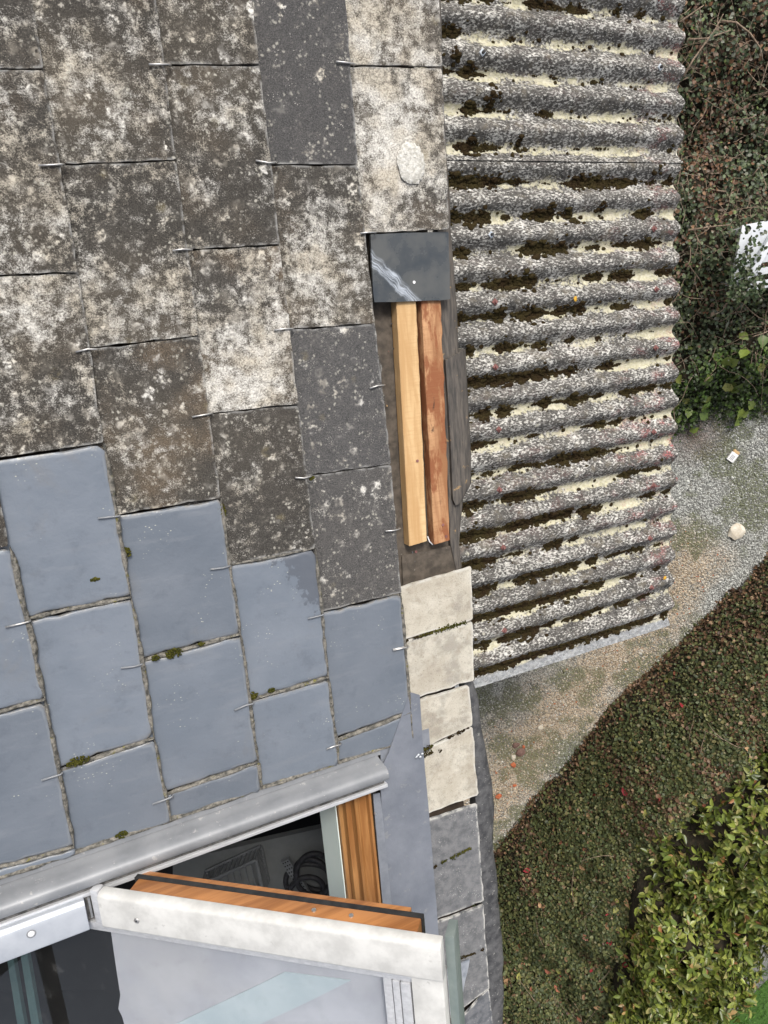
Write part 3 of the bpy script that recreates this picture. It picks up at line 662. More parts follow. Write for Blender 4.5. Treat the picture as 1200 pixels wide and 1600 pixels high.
# boards and lead along the eave
def strip_px(name, L, Rr_, h0, h1, mat, lumps=0.0, thick=0.02, label=None):
    """long piece between two surveyed edges (same count), rounded over its outer edge"""
    V = []; n = 0; rows = []
    def dens(P, m=8):
        out = []
        for (a, b) in zip(P[:-1], P[1:]):
            for i in range(m): out.append((a[0] + (b[0] - a[0]) * i / m, a[1] + (b[1] - a[1]) * i / m))
        return out + [P[-1]]
    for l, r in zip(dens(L), dens(Rr_)):
        a = up(*l, h0); b = up(*r, h1); row = []
        for t, dz in ((0, -thick), (0, 0), (.25, .002), (.55, .003), (.85, .001), (1, -.006), (1.0, -thick - .02)):
            p = a + (b - a) * t; p[2] += dz
            if lumps and 0 < t: p[2] += lumps * (float(vnoise(p[0], p[1], 25, 5)) - .5) * 2; p[0] += lumps * (float(vnoise(p[0], p[1], 12, 6)) - .5) * 2
            row.append(p)
        rows.append(row)
    for r in rows: V += r
    F = []; m = 7
    for i in range(len(rows) - 1):
        for j in range(m - 1):
            a = i * m + j; F.append((a, a + 1, a + m + 1, a + m))
    F.append(tuple(range(m))); F.append(tuple(range((len(rows) - 1) * m, len(rows) * m)))
    o = link_mesh(name, V, F, mat, ROOF, True); fix_normals(o)
    o.data.set_sharp_from_angle(angle=math.radians(50))
    if label: o['label'] = label
    return o
strip_px('eave_board', [(668, -60), (676, 150), (684, 360), (688, 480), (692, 640), (700, 760), (704, 850), (716, 905)],
         [(688, -60), (696, 150), (707, 360), (717, 480), (722, 640), (727, 760), (719, 850), (724, 905)], -0.022, -0.024, 'plank', 0.0012)
strip_px('eave_board', [(696, 562), (700, 620), (704, 690), (708, 780), (712, 790)], [(730, 545), (733, 610), (738, 690), (739, 755), (722, 782)],
         -0.012, -0.016, 'plank', 0.0010, label='short loose piece of dark board standing proud')
strip_px('lead_edge', [(726, 1066), (730, 1110), (737, 1180), (744, 1260), (749, 1340), (754, 1420), (759, 1500), (764, 1560), (766, 1640)],
         [(742, 1064), (750, 1110), (763, 1180), (773, 1260), (775, 1340), (782, 1420), (789, 1500), (789, 1560), (787, 1640)], -0.004, -0.012, 'lead', 0.0035, 0.03)
# battens
def batten(name, tl, tr, bl, br, mat, label, h=-0.002, th=0.026):
    rows = []; n = 40; V = []; F = []
    for i in range(n + 1):
        t = i / n
        a = up(tl[0] + (bl[0] - tl[0]) * t, tl[1] + (bl[1] - tl[1]) * t, h); b = up(tr[0] + (br[0] - tr[0]) * t, tr[1] + (br[1] - tr[1]) * t, h)
        if i == n: j1, j2 = random.uniform(-.003, .003), random.uniform(-.003, .003); a[1] += j1; b[1] += j2
        e1 = 0.0011 * (float(vnoise(t * 9, 1, 3, 2)) - .5); e2 = 0.0020 * (float(vnoise(t * 9, 4, 3, 3)) - .5) * (2.2 if mat == 'oldbatten' else 1)
        a[0] += e1; b[0] += e2
        x = (b - a)
        c = 0.0018
        for p, dz in ((a, -th), (a, -c), (a + x * .05, 0), (a + x * .5, 0.0006 * (float(vnoise(t * 20, 2, 2, 5)))), (b - x * .05, 0), (b, -c), (b, -th)): V.append((p[0], p[1], p[2] + dz))
    m = 7
    for i in range(n):
        for j in range(m):
            a = i * m + j; b2 = i * m + (j + 1) % m; F.append((a, b2, b2 + m, a + m))
    F.append(tuple(range(m))); F.append(tuple(range(n * m, n * m + m)))
    o = link_mesh(name, V, F, mat, ROOF); fix_normals(o); o['label'] = label; return o
batten('batten', (618, 440), (649, 440), (640, 853), (668, 846), 'batten', 'clean new pale pine batten')
batten('batten', (657, 440), (688, 440), (679, 850), (704, 842), 'oldbatten', 'old stained reddish brown pine batten')
# mossy ridges crossing the eave slates
for pa, pb, m_ in (((622, 1005), (672, 990), 'bead'), ((655, 995), (728, 972), 'tuft'), ((648, 1180), (700, 1153), 'tuft'), ((664, 1172), (732, 1137), 'bead'), ((660, 1180), (690, 1172), 'bead'), ((690, 1348), (736, 1325), 'tuft'), ((660, 1366), (692, 1347), 'bead'), ((712, 1500), (756, 1484), 'bead')):
    a_, b_ = up(*pa, .008), up(*pb, .008); V = []; F = []; L = np.linalg.norm(b_ - a_)
    for q in range(int(L / .00042)):
        t = random.random(); c = a_ + (b_ - a_) * t; wv = float(vnoise(c[0], c[1], 70, 19))
        if wv < .30: continue
        rs = random.uniform(.0008, .0022); v, f = blob((c[0] + random.gauss(0, .0016), c[1] + random.gauss(0, .0045 * wv), .0075 + .0012 * random.random()), rs, rs, rs, q, 1)
        F += [tuple(k + len(V) for k in ff) for ff in f]; V += [tuple(p) for p in v]
    if V: o = link_mesh('moss', V, F, 'tuft' if m_ == 'tuft' else 'moss', ROOF, True); o['kind'] = 'stuff'
# crusty round lichen colonies
def crust(name, px, rad, h, mat, n=60, par=ROOF):
    c = up(*px, h); V = [(c[0], c[1], h + .0012)]; F = []
    for k, fr in enumerate((.55, .9, 1.0)):
        for i in range(n):
            t = 2 * math.pi * i / n; q = rad * fr * (1 + .16 * (float(vnoise(math.cos(t) * 3, math.sin(t) * 3, 2.2, 33)) - .5) + .10 * random.random())
            V.append((c[0] + q * math.cos(t) * .86, c[1] + q * math.sin(t) * 1.1, h + (.0012 * random.random() + .0008 if k < 2 else -.0005)))
    for i in range(n): F.append((0, 1 + i, 1 + (i + 1) % n))
    for k in (0, 1):
        for i in range(n): a = 1 + k * n + i; b = 1 + k * n + (i + 1) % n; F.append((a, a + n, b + n, b))
    o = link_mesh(name, V, F, mat, par, True); o['label'] = 'round crusty white lichen colony'; return o
crust('lichen_colony', (643, 255), .034, .0118, 'lichen')
c = up(647, 441, .0057); V, F = tube([c, c + np.array([0, 0, .0006])], .0032, 10); link_mesh('bird_dropping', V, F, 'card', ROOF)
# grit, nails and splinters lying in the open strip
for i in range(46):
    x, y = random.uniform(600, 712), random.uniform(480, 905); c = up(x, y, -.026)
    if c[0] < .60 and random.random() < .3: continue
    v, f = blob(c, random.uniform(.0012, .004), random.uniform(.001, .003), .0014, i, 1); link_mesh('grit', [tuple(p) for p in v], f, random.choice(['flint', 'plank', 'cream', 'mstone', 'batten']), ROOF)
for x, y in ((650, 862), (652, 720), (692, 820), (697, 838)):
    c = up(x, y, -.0012 if y < 850 else -.024); V, F = tube([c, c + np.array([0, 0, .0012])], .0032, 8); link_mesh('nail', V, F, 'rustbolt', ROOF)
V, F = tube([up(668, 838, -.014), up(671, 846, -.012), up(676, 851, -.015)], .0014, 5); link_mesh('splinter', V, F, 'card', ROOF)
# house wall under the eave
box('house_wall', [tuple(np.linalg.inv(A) @ (np.array(q) - O)) for q in box_pts(0.40, 0.55, -6, 4, 0.0, 4.26)], 'wall', ROOF)

# moss tufts on the roof
for i, (x, y, rx, ry) in enumerate([(346, 800, 12, 22), (272, 1021, 22, 13), (243, 1028, 9, 7), (199, 863, 8, 11), (395, 1087, 14, 11), (424, 1079, 9, 6), (122, 1190, 27, 12),
                                    (190, 1305, 14, 9), (315, 1006, 8, 5), (148, 905, 10, 5), (487, 747, 7, 5)]):
    c = up(x, y, 0.010); V = []; F = []
    for q in range(int(26 + rx * ry * .22)):
        ra, rt = math.sqrt(random.random()), random.uniform(0, 6.283); dx, dy = ra * math.cos(rt) * rx * .00078, ra * math.sin(rt) * ry * .00078
        rs = random.uniform(.0012, .0030)
        v, f = blob((c[0] + dx, c[1] + dy, c[2] - .001 + .004 * (1 - ra) * random.random()), rs, rs * random.uniform(.6, 1), rs * random.uniform(.8, 1.6), i * 7 + q, 1)
        F += [tuple(k + len(V) for k in ff) for ff in f]; V += [tuple(p) for p in v]
    o = link_mesh('moss', V, F, 'tuft', ROOF, True); o['kind'] = 'stuff'

# ================================================================== ROOF WINDOW
PIV = up(150, 1420, 0.06)
WR = root('roof_window', (WIN[1], -1.84, 0.0), 'open centre pivot roof window with pale metal covers and varnished pine sash', 'window'); WR['kind'] = 'thing'
def wl(pts): return loc(WR, pts)
def wbox(name, pts8, mat, par=WR, bev=0.0): return box(name, wl(pts8), mat, par, bev)
# side member of the frame: flashing upstand, rounded cover, groove, bright inner strip
fn = lambda a, p, q: tuple(wl((a, p, q)))
prof = [(-1.386, -0.01), (-1.386, 0.006), (-1.389, 0.012), (-1.391, 0.030), (-1.3935, 0.050), (-1.398, 0.058), (-1.404, 0.0605), (-1.414, 0.0605), (-1.419, 0.058), (-1.419, -0.01)]
V, F = extrude_profile(prof, -0.9, 0.468, fn, 8); o = link_mesh('frame_cover', V, F, 'zinc', WR, True); fix_normals(o); o.data.set_sharp_from_angle(angle=math.radians(40))
wbox('groove', box_pts(-0.9, 0.462, -1.4345, -1.4195, -0.02, 0.044), 'zincdark')
wbox('frame_strip', box_pts(-0.9, 0.468, -1.4435, -1.435, -0.02, 0.050), 'rail', bev=0.0015)
wbox('frame_side', box_pts(-0.9, 0.438, -1.4475, -1.444, -0.10, 0.034), 'wood')
# thin flashing tray beside it
wbox('flashing', box_pts(-0.9, 0.475, -1.3855, -1.372, 0.004, 0.0075), 'zinc')
wbox('flashing', box_pts(0.4755, 0.605, -1.42, -1.362, 0.002, 0.006), 'apron2')
# sill of the frame: stepped pine profile
w0, w1 = -2.40, -1.4475
prof = [(0.441, -0.09), (0.441, 0.010), (0.438, 0.013), (0.433, 0.012), (0.430, 0.003), (0.414, -0.003), (0.408, 0.0005), (0.403, -0.003), (0.399, -0.018), (0.388, -0.022), (0.384, -0.036), (0.377, -0.042), (0.375, -0.09)]
V, F = extrude_profile([(p, q) for p, q in prof], w0, w1, lambda a, p, q: tuple(wl((p, a, q))), 6)
o = link_mesh('sill', V, F, 'woodw', WR); fix_normals(o); o.data.polygons.foreach_set('use_smooth', np.ones(len(o.data.polygons), bool)); o.data.set_sharp_from_angle(angle=math.radians(30))
wbox('gasket', box_pts(0.442, 0.450, w0, w1 + .012, -0.02, 0.010), 'rubber')
# reveal lining below the sill
wbox('lining', [(0.360, w0, -0.135), (0.374, w0, -0.135), (0.374, w1, -0.135), (0.360, w1, -0.135), (0.3720, w0, -0.050), (0.3745, w0, -0.050), (0.3745, w1, -0.050), (0.3720, w1, -0.050)], 'lining')
# apron flashing below the window
def wplate(name, px, h, mat, th=0.003, **kw):
    o = plate(name, [p for p in poly_px(px, h)], lambda p: h, th, mat, WR, jit=0.0002, chip=0.001, inset=0.0015, **kw)
    b = np.array(list(WR['_b']))
    for v in o.data.vertices: v.co = Vector(np.array(v.co) - b)
    return o
wplate('apron', [(593, 1206), (607, 1178), (640, 1082), (656, 1086), (661, 1165), (672, 1290), (684, 1440), (697, 1640), (640, 1640), (606, 1410)], 0.0135, 'apron')
wplate('apron_strip', [(583, 1242), (594, 1239), (612, 1410), (640, 1640), (626, 1640), (598, 1412)], 0.018, 'apron2')
for px in ((586, 1271),):
    c = up(*px, 0.020); V, F = tube([c, c + np.array([0, 0, .0025])], 0.0028, 10); link_mesh('screw', wl(V), F, 'hook', WR)
V = []; F = []
for dx, dy in ((0, 0), (6, -2), (-3, 3), (3, 3)):
    v, f = blob(up(654 + dx, 1180 + dy, 0.0165), 0.004, 0.004, 0.0006, dx + 9, 1); F += [tuple(k + len(V) for k in ff) for ff in f]; V += [tuple(wl(p)) for p in v]
link_mesh('paint_drip', V, F, 'plastic', WR, True)
# upper fixed cover, ends at the pivot
fn2 = lambda a, p, q: tuple(wl((a, p, q)))
prof = [(-1.4390, 0.050), (-1.4405, 0.060), (-1.447, 0.066), (-1.456, 0.068), (-1.500, 0.068), (-1.503, 0.066), (-1.504, 0.040), (-1.4390, 0.030)]
V, F = extrude_profile(prof, -0.9, -0.184, fn2, 4); o = link_mesh('hood_cover', V, F, 'capal', WR, True); fix_normals(o); bevel_obj(o, .002)
c = up(49, 1459, .068)
V, F = tube([c - np.array([0, 0, .003]), c + np.array([0, 0, .0015]), c + np.array([0, 0, .0028])], 0.006, 14, rad=[.006, .006, .0035]); link_mesh('screw', wl(V), F, 'card', WR, True)
V, F = tube([c - np.array([0, 0, .003]), c + np.array([0, 0, .0006])], 0.0085, 16); link_mesh('washer', wl(V), F, 'zinc', WR)
# hinge block in the pivot gap
wbox('hinge', box_pts(-0.184, -0.150, -1.498, -1.444, 0.010, 0.045), 'zincdark')
for q in range(3): wbox('hinge_plate', box_pts(-0.178 + q * .007, -0.174 + q * .007, -1.49, -1.447, 0.045, 0.052 - q * .004), 'zinc')

PHI = math.radians(42); cF, sF = math.cos(PHI), math.sin(PHI)
def S(a, w, m): return wl((PIV[0] + a * cF - m * sF, w, PIV[2] + a * sF + m * cF))      # sash frame -> window
def sbox(name, a0, a1, ww0, ww1, m0, m1, mat, par, bev=0.0):
    return box(name, [S(*p) for p in box_pts(a0, a1, ww0, ww1, m0, m1)], mat, par, bev)
# pine stile with a dark gasket between its two lips
SASH = sbox('sash', 0.07, 0.632, -1.488, -1.4285, -0.048, -0.013, 'wood', WR, 0.003)
sbox('stile_lip', 0.06, 0.606, -1.488, -1.4375, -0.080, -0.060, 'wood', SASH, 0.002)
sbox('gasket', 0.06, 0.634, -1.4885, -1.4292, -0.0597, -0.0483, 'rubber', SASH)
for aa, ww in ((0.44, -1.4282), (0.51, -1.4282)):
    V, F = tube([S(aa, ww - .004, -.03), S(aa, ww + .0022, -.03)], 0.0042, 10); link_mesh('screw', V, F, 'hook', SASH)
# metal cover of the sash stile, rounded shoulder and return end
prof = [(-1.4235, -0.012), (-1.4235, -0.002), (-1.4245, 0.006), (-1.428, 0.011), (-1.433, 0.0125), (-1.494, 0.0125), (-1.497, 0.0105), (-1.498, 0.006), (-1.498, -0.014)]
V, F = extrude_profile(prof, 0.018, 0.678, lambda a, p, q: tuple(S(a, p, q)), 6)
o = link_mesh('stile_cover', V, F, 'whitecap', SASH, True); fix_normals(o); bevel_obj(o, .003)
sbox('cover_end', -0.002, 0.016, -1.4955, -1.4215, -0.014, 0.006, 'rail', SASH, .003)
for px in (0.098,):
    c0 = [S(px, -1.468, .0125), S(px, -1.468, .0136), S(px, -1.468, .0142)]
    V, F = tube(c0, .005, 14, rad=[.0058, .0054, .003]); link_mesh('screw', V, F, 'hook', SASH, True)
    V, F = tube([S(px, -1.468, .0126), S(px, -1.468, .0144)], .0018, 8); link_mesh('screw_slot', V, F, 'rubber', SASH)
# glazing bead along the stile, bottom rail with its beads and side edge
sbox('glazing_bead', -0.07, 0.635, -1.512, -1.4995, -0.012, 0.001, 'rail', SASH, .002)
sbox('glazing_bead', -0.06, 0.628, -1.524, -1.5135, -0.016, -0.005, 'rail', SASH, .002)
for a0, a1, m1 in ((0.565, 0.581, -0.008), (0.583, 0.596, -0.004), (0.598, 0.616, -0.002)): sbox('glazing_bead', a0, a1, -2.36, -1.5255, -0.018, m1, 'rail', SASH, .002)
sbox('bottom_rail', 0.619, 0.676, -2.38, -1.4995, -0.030, 0.002, 'whitecap', SASH, .004)
sbox('rail_edge', 0.678, 0.694, -2.38, -1.432, -0.060, -0.020, 'edgegreen', SASH, .002)
# glass, and an added panel behind it coloured as the reflected sky
sbox('glass_pane', -0.62, 0.564, -2.34, -1.5255, -0.0205, -0.0165, 'glass', SASH)
def sq(name, pts, m, mat, th=.002):
    v = [S(a, w, m - th) for a, w in pts] + [S(a, w, m) for a, w in pts]; n = len(pts)
    F = [tuple(range(n - 1, -1, -1)), tuple(range(n, 2 * n))] + [(i, (i + 1) % n, (i + 1) % n + n, i + n) for i in range(n)]
    o = link_mesh(name, v, F, mat, SASH); fix_normals(o); return o
def spx(px, py, m=-0.026):                                 # surveyed point in the plane of the sash
    nS = np.array([-sF, 0, cF]); d = ray(px, py); b = PIV + nS * m; k = ((b - CAM) @ nS) / (d @ nS); X = CAM + d * k - PIV
    return (X[0] * cF + X[2] * sF, X[1] + PIV[1])
bp = [spx(x, y) for x, y in ((170, 1440), (660, 1530), (665, 1700), (230, 1700), (196, 1612), (190, 1590), (184, 1578), (187, 1556), (180, 1510))]  # outline cut to the stepped edge of the reflected sky
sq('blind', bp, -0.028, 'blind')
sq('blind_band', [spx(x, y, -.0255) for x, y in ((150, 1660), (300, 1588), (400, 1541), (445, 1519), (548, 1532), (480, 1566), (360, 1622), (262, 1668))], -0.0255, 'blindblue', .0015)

# ================================================================== ROOM SEEN THROUGH THE WINDOW
iA = np.linalg.inv(A)
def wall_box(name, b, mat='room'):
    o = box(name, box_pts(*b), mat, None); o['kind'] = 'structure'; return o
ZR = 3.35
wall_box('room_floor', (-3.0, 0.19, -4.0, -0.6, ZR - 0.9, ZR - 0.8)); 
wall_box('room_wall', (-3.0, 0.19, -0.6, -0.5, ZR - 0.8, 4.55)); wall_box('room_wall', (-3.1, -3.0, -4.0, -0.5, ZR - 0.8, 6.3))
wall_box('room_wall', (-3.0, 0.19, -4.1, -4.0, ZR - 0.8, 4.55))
def gq(name, px, z, th, mat, par):
    P = [gz(x, y, z) for x, y in px]; n = len(P)
    v = [(p[0], p[1], z - th) for p in P] + [(p[0], p[1], z) for p in P]
    F = [tuple(range(n)), tuple(range(n, 2 * n))] + [(i, (i + 1) % n, (i + 1) % n + n, i + n) for i in range(n)]
    o = link_mesh(name, v, F, mat, par); fix_normals(o); return o
TB = gq('work_table', [(270, 1346), (520, 1290), (560, 1420), (560, 1520), (270, 1520)], ZR, 0.03, 'shelf', None)
TB['label'] = 'grey table top in the dark room below the roof window'; TB['category'] = 'table'
for lx, ly in ((285, 1500), (540, 1500), (510, 1310)):
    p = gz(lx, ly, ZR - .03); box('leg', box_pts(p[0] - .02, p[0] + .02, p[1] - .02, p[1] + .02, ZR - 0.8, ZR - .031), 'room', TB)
# slatted crate
cp = [gz(x, y, ZR + .10) for x, y in ((312, 1385), (400, 1345), (412, 1402), (325, 1440))]
KR = root('plastic_crate', tuple((cp[0] + cp[2]) / 2 - np.array([0, 0, .10])), 'grey slatted crate on the table seen through the open roof window', 'crate', roof=False)
kb = np.array(list(KR['_b']))
def bar(a, b, r, name, par, bb, mat='rack'):
    V, F = tube([np.array(a) - bb, np.array(b) - bb], r, 6); return link_mesh(name, V, F, mat, par)
for z in (ZR + .012, ZR + .095):
    for i in range(4): p, q = cp[i].copy(), cp[(i + 1) % 4].copy(); p[2] = q[2] = z; bar(p, q, .008, 'rim', KR, kb)
for i in range(4):
    for j in range(12):
        p = cp[i] + (cp[(i + 1) % 4] - cp[i]) * (j / 12); a = p.copy(); b = p.copy(); a[2] = ZR + .008; b[2] = ZR + .095; bar(a, b, .0035, 'slat', KR, kb)
for j in range(1, 9):
    p = cp[0] + (cp[1] - cp[0]) * (j / 9); q = cp[3] + (cp[2] - cp[3]) * (j / 9); p = p.copy(); q = q.copy(); p[2] = q[2] = ZR + .012; bar(p, q, .004, 'slat', KR, kb)
# perforated strip and coil of cable
a, b = gz(446, 1340, ZR + .03), gz(483, 1398, ZR + .03); d = (b - a) / np.linalg.norm(b - a); nn = np.array([-d[1], d[0], 0]) * .018
PS = box('perforated_strip', [tuple(p) for p in (a - nn, b - nn, b + nn, a + nn)] + [tuple(p + np.array([0, 0, .02])) for p in (a - nn, b - nn, b + nn, a + nn)], 'rack', None)
PS['label'] = 'grey perforated metal strip lying beside the cable coil'; PS['category'] = 'metal strip'
for i in range(12):
    for j in (-.5, 0, .5):
        p = a + (b - a) * ((i + .5) / 12) + nn * j * 1.2 + np.array([0, 0, .0195]); V, F = tube([p, p + np.array([0, 0, .0012])], .0035, 6); link_mesh('hole', V, F, 'room', PS)
pts = []
for i in range(150):
    t = i / 149 * 2 * math.pi * 4; c = gz(485 + 8 * math.sin(t * .25), 1350 + i * .27, ZR + .03); r = .075 + .012 * math.sin(t * 1.7)
    pts.append((c[0] + r * math.cos(t), c[1] + r * math.sin(t), ZR + .02 + .05 * (1 + math.sin(t * .37)) * .6))
V, F = tube(pts, .011, 8); o = link_mesh('cable_coil', V, F, 'cable', None, True); o['label'] = 'black coiled cable lying on the table inside the dark room'; o['category'] = 'cable'
# teal bars behind the glass at the left
for x0, x1, x2, x3 in ((3, 22, 30, 12), (29, 42, 68, 52)):
    pass
TEAL = []
for (xa, xb) in ((8, 18), (30, 41)):
    P0 = gz(xa, 1480, ZR + .45), gz(xb, 1480, ZR + .45); P1 = gz(xa + 22, 1620, ZR + .45), gz(xb + 24, 1620, ZR + .45)
    v = [P0[0], P0[1], P1[1], P1[0]]
    TEAL.append([tuple(p - np.array([0, 0, .02])) for p in v] + [tuple(p) for p in v])
CR = box('curtain_rail', TEAL[0], 'teal', None); CR['label'] = 'pair of teal rails seen through the glass beside the pale cover'; CR['category'] = 'rail'
box('bar', TEAL[1], 'teal', CR)

# ================================================================== CORRUGATED ROOF
PC, W0, HC = 0.146, 0.2048, -1.5746
SH = root('corrugated_roof', (1.70, -0.6, HC), 'low corrugated fibre cement roof with mossy valleys below the slate eave', 'roof'); SH['kind'] = 'thing'
def ridge_w(i): return W0 - i * PC
AMP = 0.052
def corr_h(i): return -AMP * (0.5 - 0.5 * np.cos(2 * np.pi * i))
def moss_thr(u, i):
    i = np.asarray(i, float); u = np.asarray(u, float)
    n1 = vnoise(u, i * 3.1, 5.2, 77); n2 = vnoise(u, i * 2.3, 17, 78)
    n1 = np.where(i == 16, np.maximum(n1, .78), n1)
    dens = np.where(i < -0.5, .36, np.where(i >= 14, .92, np.where((i == 5) | (i == 8) | (i == 11) | (i == 12), .62, .86)))
    return .5 * n1 + .5 * n2 + np.clip((2.40 - u) * .26, -.16, .13) + (dens - .92) * .35
def sheet(i0, i1, u0, u1, off, seed, lip=False):
    n_i = int((i1 - i0) * 20) + 1; n_u = 150
    I = np.linspace(i0, i1, n_i); U = np.linspace(u0, u1, n_u)
    II, UU = np.meshgrid(I, U, indexing='ij')
    Z = corr_h(II)
    if lip: Z = np.where(II > 16.45, -AMP + (II - 16.45) * 0.03, Z)
    TR = 0.5 - 0.5 * np.cos(2 * np.pi * II)
    WW = ridge_w(II) + 0.002 * (vnoise(UU, II, 4, seed) - .5)
    Uj = UU + (UU > u1 - 0.03) * 0.010 * (vnoise(II, UU * 0, 2.3, seed + 1) - .5) + (UU > u1 - .01) * 0.004 * (vnoise(II, UU * 0, 11, seed + 2) - .5)
    N = HC + off + Z + 0.0022 * (vnoise(UU, II * PC, 120, seed + 3) - .5) + 0.0018 * (vnoise(UU, II * PC, 60, seed + 4) - .5) + 0.004 * (vnoise(UU, II * PC, 4, seed + 5) - .5)
    top = np.stack([Uj, WW, N], -1).reshape(-1, 3)
    dn = np.stack([Uj, WW, N - 0.0065], -1).reshape(-1, 3)
    idx = np.arange(n_i * n_u).reshape(n_i, n_u); nv = n_i * n_u
    a, b, c, d = idx[:-1, :-1], idx[1:, :-1], idx[1:, 1:], idx[:-1, 1:]
    Ft = np.stack([a, b, c, d], -1).reshape(-1, 4); Fb = Ft[:, ::-1] + nv
    def rim(l): return np.stack([l[:-1], l[1:], l[1:] + nv, l[:-1] + nv], -1)
    Fr = np.concatenate([rim(idx[:, -1]), rim(idx[0]), rim(idx[-1]), rim(idx[:, 0])])
    V = np.concatenate([top, dn]) - np.array(list(SH['_b']))
    o = big_mesh('corrugated_sheet', V, np.concatenate([Ft, Fb, Fr]), 'corr', SH, smooth=True)
    bm = bmesh.new(); bm.from_mesh(o.data); bmesh.ops.recalc_face_normals(bm, faces=bm.faces); bm.to_mesh(o.data); bm.free()
    o.data.polygons.foreach_set('use_smooth', np.ones(len(o.data.polygons), bool))
    o.data.set_sharp_from_angle(angle=math.radians(60))
    at = o.data.attributes.new('trough', 'FLOAT', 'POINT'); at.data.foreach_set('value', np.concatenate([TR.ravel(), TR.ravel()]).astype(np.float32))
    fl = np.floor(II); fr0 = II - fl; my = np.clip((moss_thr(UU, fl) - .40) / .14, 0, 1) * np.exp(-((fr0 - .45) / .16) ** 2) * .62
    lp_ = np.clip((II - 16.62) / .06, 0, 1) if lip else II * 0
    at = o.data.attributes.new('lip', 'FLOAT', 'POINT'); at.data.foreach_set('value', np.concatenate([lp_.ravel(), lp_.ravel()]).astype(np.float32))
    at = o.data.attributes.new('mossy', 'FLOAT', 'POINT'); at.data.foreach_set('value', np.concatenate([my.ravel(), my.ravel()]).astype(np.float32))
    return o
S1 = sheet(-13.0, -0.12, 1.05, 3.088, 0.008, 21)
S2 = sheet(-0.9, 13.06, 1.05, 3.074, 0.0, 31)
S3 = sheet(12.1, 16.97, 1.05, 3.066, -0.008, 41, True)
def sheet_of(i): return (S1, .008) if i < -0.12 else ((S2, 0.0) if i < 13.06 else (S3, -.008))
def washer(px, py, rusty, dz=0.0):
    c = up(px, py, HC + 0.004); i = round((W0 - c[1]) / PC); c[1] = ridge_w(i); sh, off = sheet_of(i); c = c - np.array(list(SH['_b'])); c[2] = off + 0.001
    V, F = tube([c, c + np.array([0, 0, .005])], .016, 4, rad=[.017, .015]); o = link_mesh('washer', V, F, 'rustbolt' if rusty else 'bolt', sh)
    V, F = tube([c + np.array([0, 0, .004]), c + np.array([0, 0, .015])], .007, 6); link_mesh('bolt', V, F, 'rustbolt' if rusty else 'rubber', sh)
for px, py in ((752, 74), (1030, 104), (768, 371)): washer(px, py, False)
for px, py in ((774, 477), (775, 580), (780, 675), (781, 770), (787, 863), (790, 990), (1022, 360), (1026, 450), (1025, 545), (1022, 690), (1022, 768), (1016, 846), (1020, 920), (1028, 20)): washer(px, py, True)
V, F = blob(np.array(up(899, 467, HC + .002)) - np.array(list(SH['_b'])), .011, .013, .003, 3); link_mesh('lichen_spot', V, F, 'amber', SH, True)
V, F = blob(np.array(up(1039, 903, HC + .000)) - np.array(list(SH['_b'])), .012, .012, .003, 5); link_mesh('lichen_spot', V, F, 'amber', SH, True)
# moss cushions along the valleys
V = []; F = []; ico = {}
for s_ in (1, 2):
    bm = bmesh.new(); bmesh.ops.create_icosphere(bm, subdivisions=s_, radius=1.0)
    ico[s_] = (np.array([v.co[:] for v in bm.verts]), np.array([[v.index for v in f.verts] for f in bm.faces])); bm.free()
nvert = 0; SHB = np.array(list(SH['_b']))
for i in range(-9, 17):
    us = 1.62 + 1.44 * rng.random(1500); th_ = moss_thr(us, np.full(1500, i))
    for q, (u, thr) in enumerate(zip(us, th_)):
        if thr < 0.425 + random.gauss(0, .03): continue
        k = min((thr - .45) / .18, 1)
        f = 0.445 + random.gauss(0, .03 + .075 * k) + .10 * (float(vnoise(u, i * 1.7, 9, 41)) - .5)
        if i == 16: f = 0.42 + random.gauss(0, .07)
        if random.random() < 0.04: f += random.uniform(-.25, .2)
        sz = random.uniform(.003, .0070 + .0085 * k * random.random()); sb = 1 if sz < .0085 else 2
        vv, ff = ico[sb]; rr = 0.65 + 0.7 * vnoise(vv[:, 0] + q, vv[:, 1] + vv[:, 2], 2.5, q % 40)
        zz = float(corr_h(i + f)) + sheet_of(i + f)[1]
        if i == 16 and f > .45: zz = -AMP + (f - .45) * .03 - .008
        p = vv * rr[:, None] * np.array([sz * random.uniform(1, 1.8), sz * random.uniform(.8, 1.3), sz * random.uniform(.5, .95)]) + np.array([u, ridge_w(i + f), HC + zz + 0.0005])
        V.append(p - SHB); F.append(ff + nvert); nvert += len(p)
def cushion(u, fi, sz, squash=.6):
    global nvert
    vv, ff = ico[2]; rr = 0.65 + 0.7 * vnoise(vv[:, 0] + fi * 9, vv[:, 1] + vv[:, 2], 2.5, int(u * 900) % 40)
    p = vv * rr[:, None] * np.array([sz * random.uniform(.8, 1.4), sz * random.uniform(.8, 1.2), sz * squash]) + np.array([u, ridge_w(fi), HC + float(corr_h(fi)) + sheet_of(fi)[1]])
    V.append(p - SHB); F.append(ff + nvert); nvert += len(p)
for q in range(420):                                       # single round cushions, mostly in the valleys
    i = random.randint(-9, 15); u = random.uniform(1.64, 3.05); cushion(u, i + random.gauss(.47, .13), random.uniform(.005, .012))
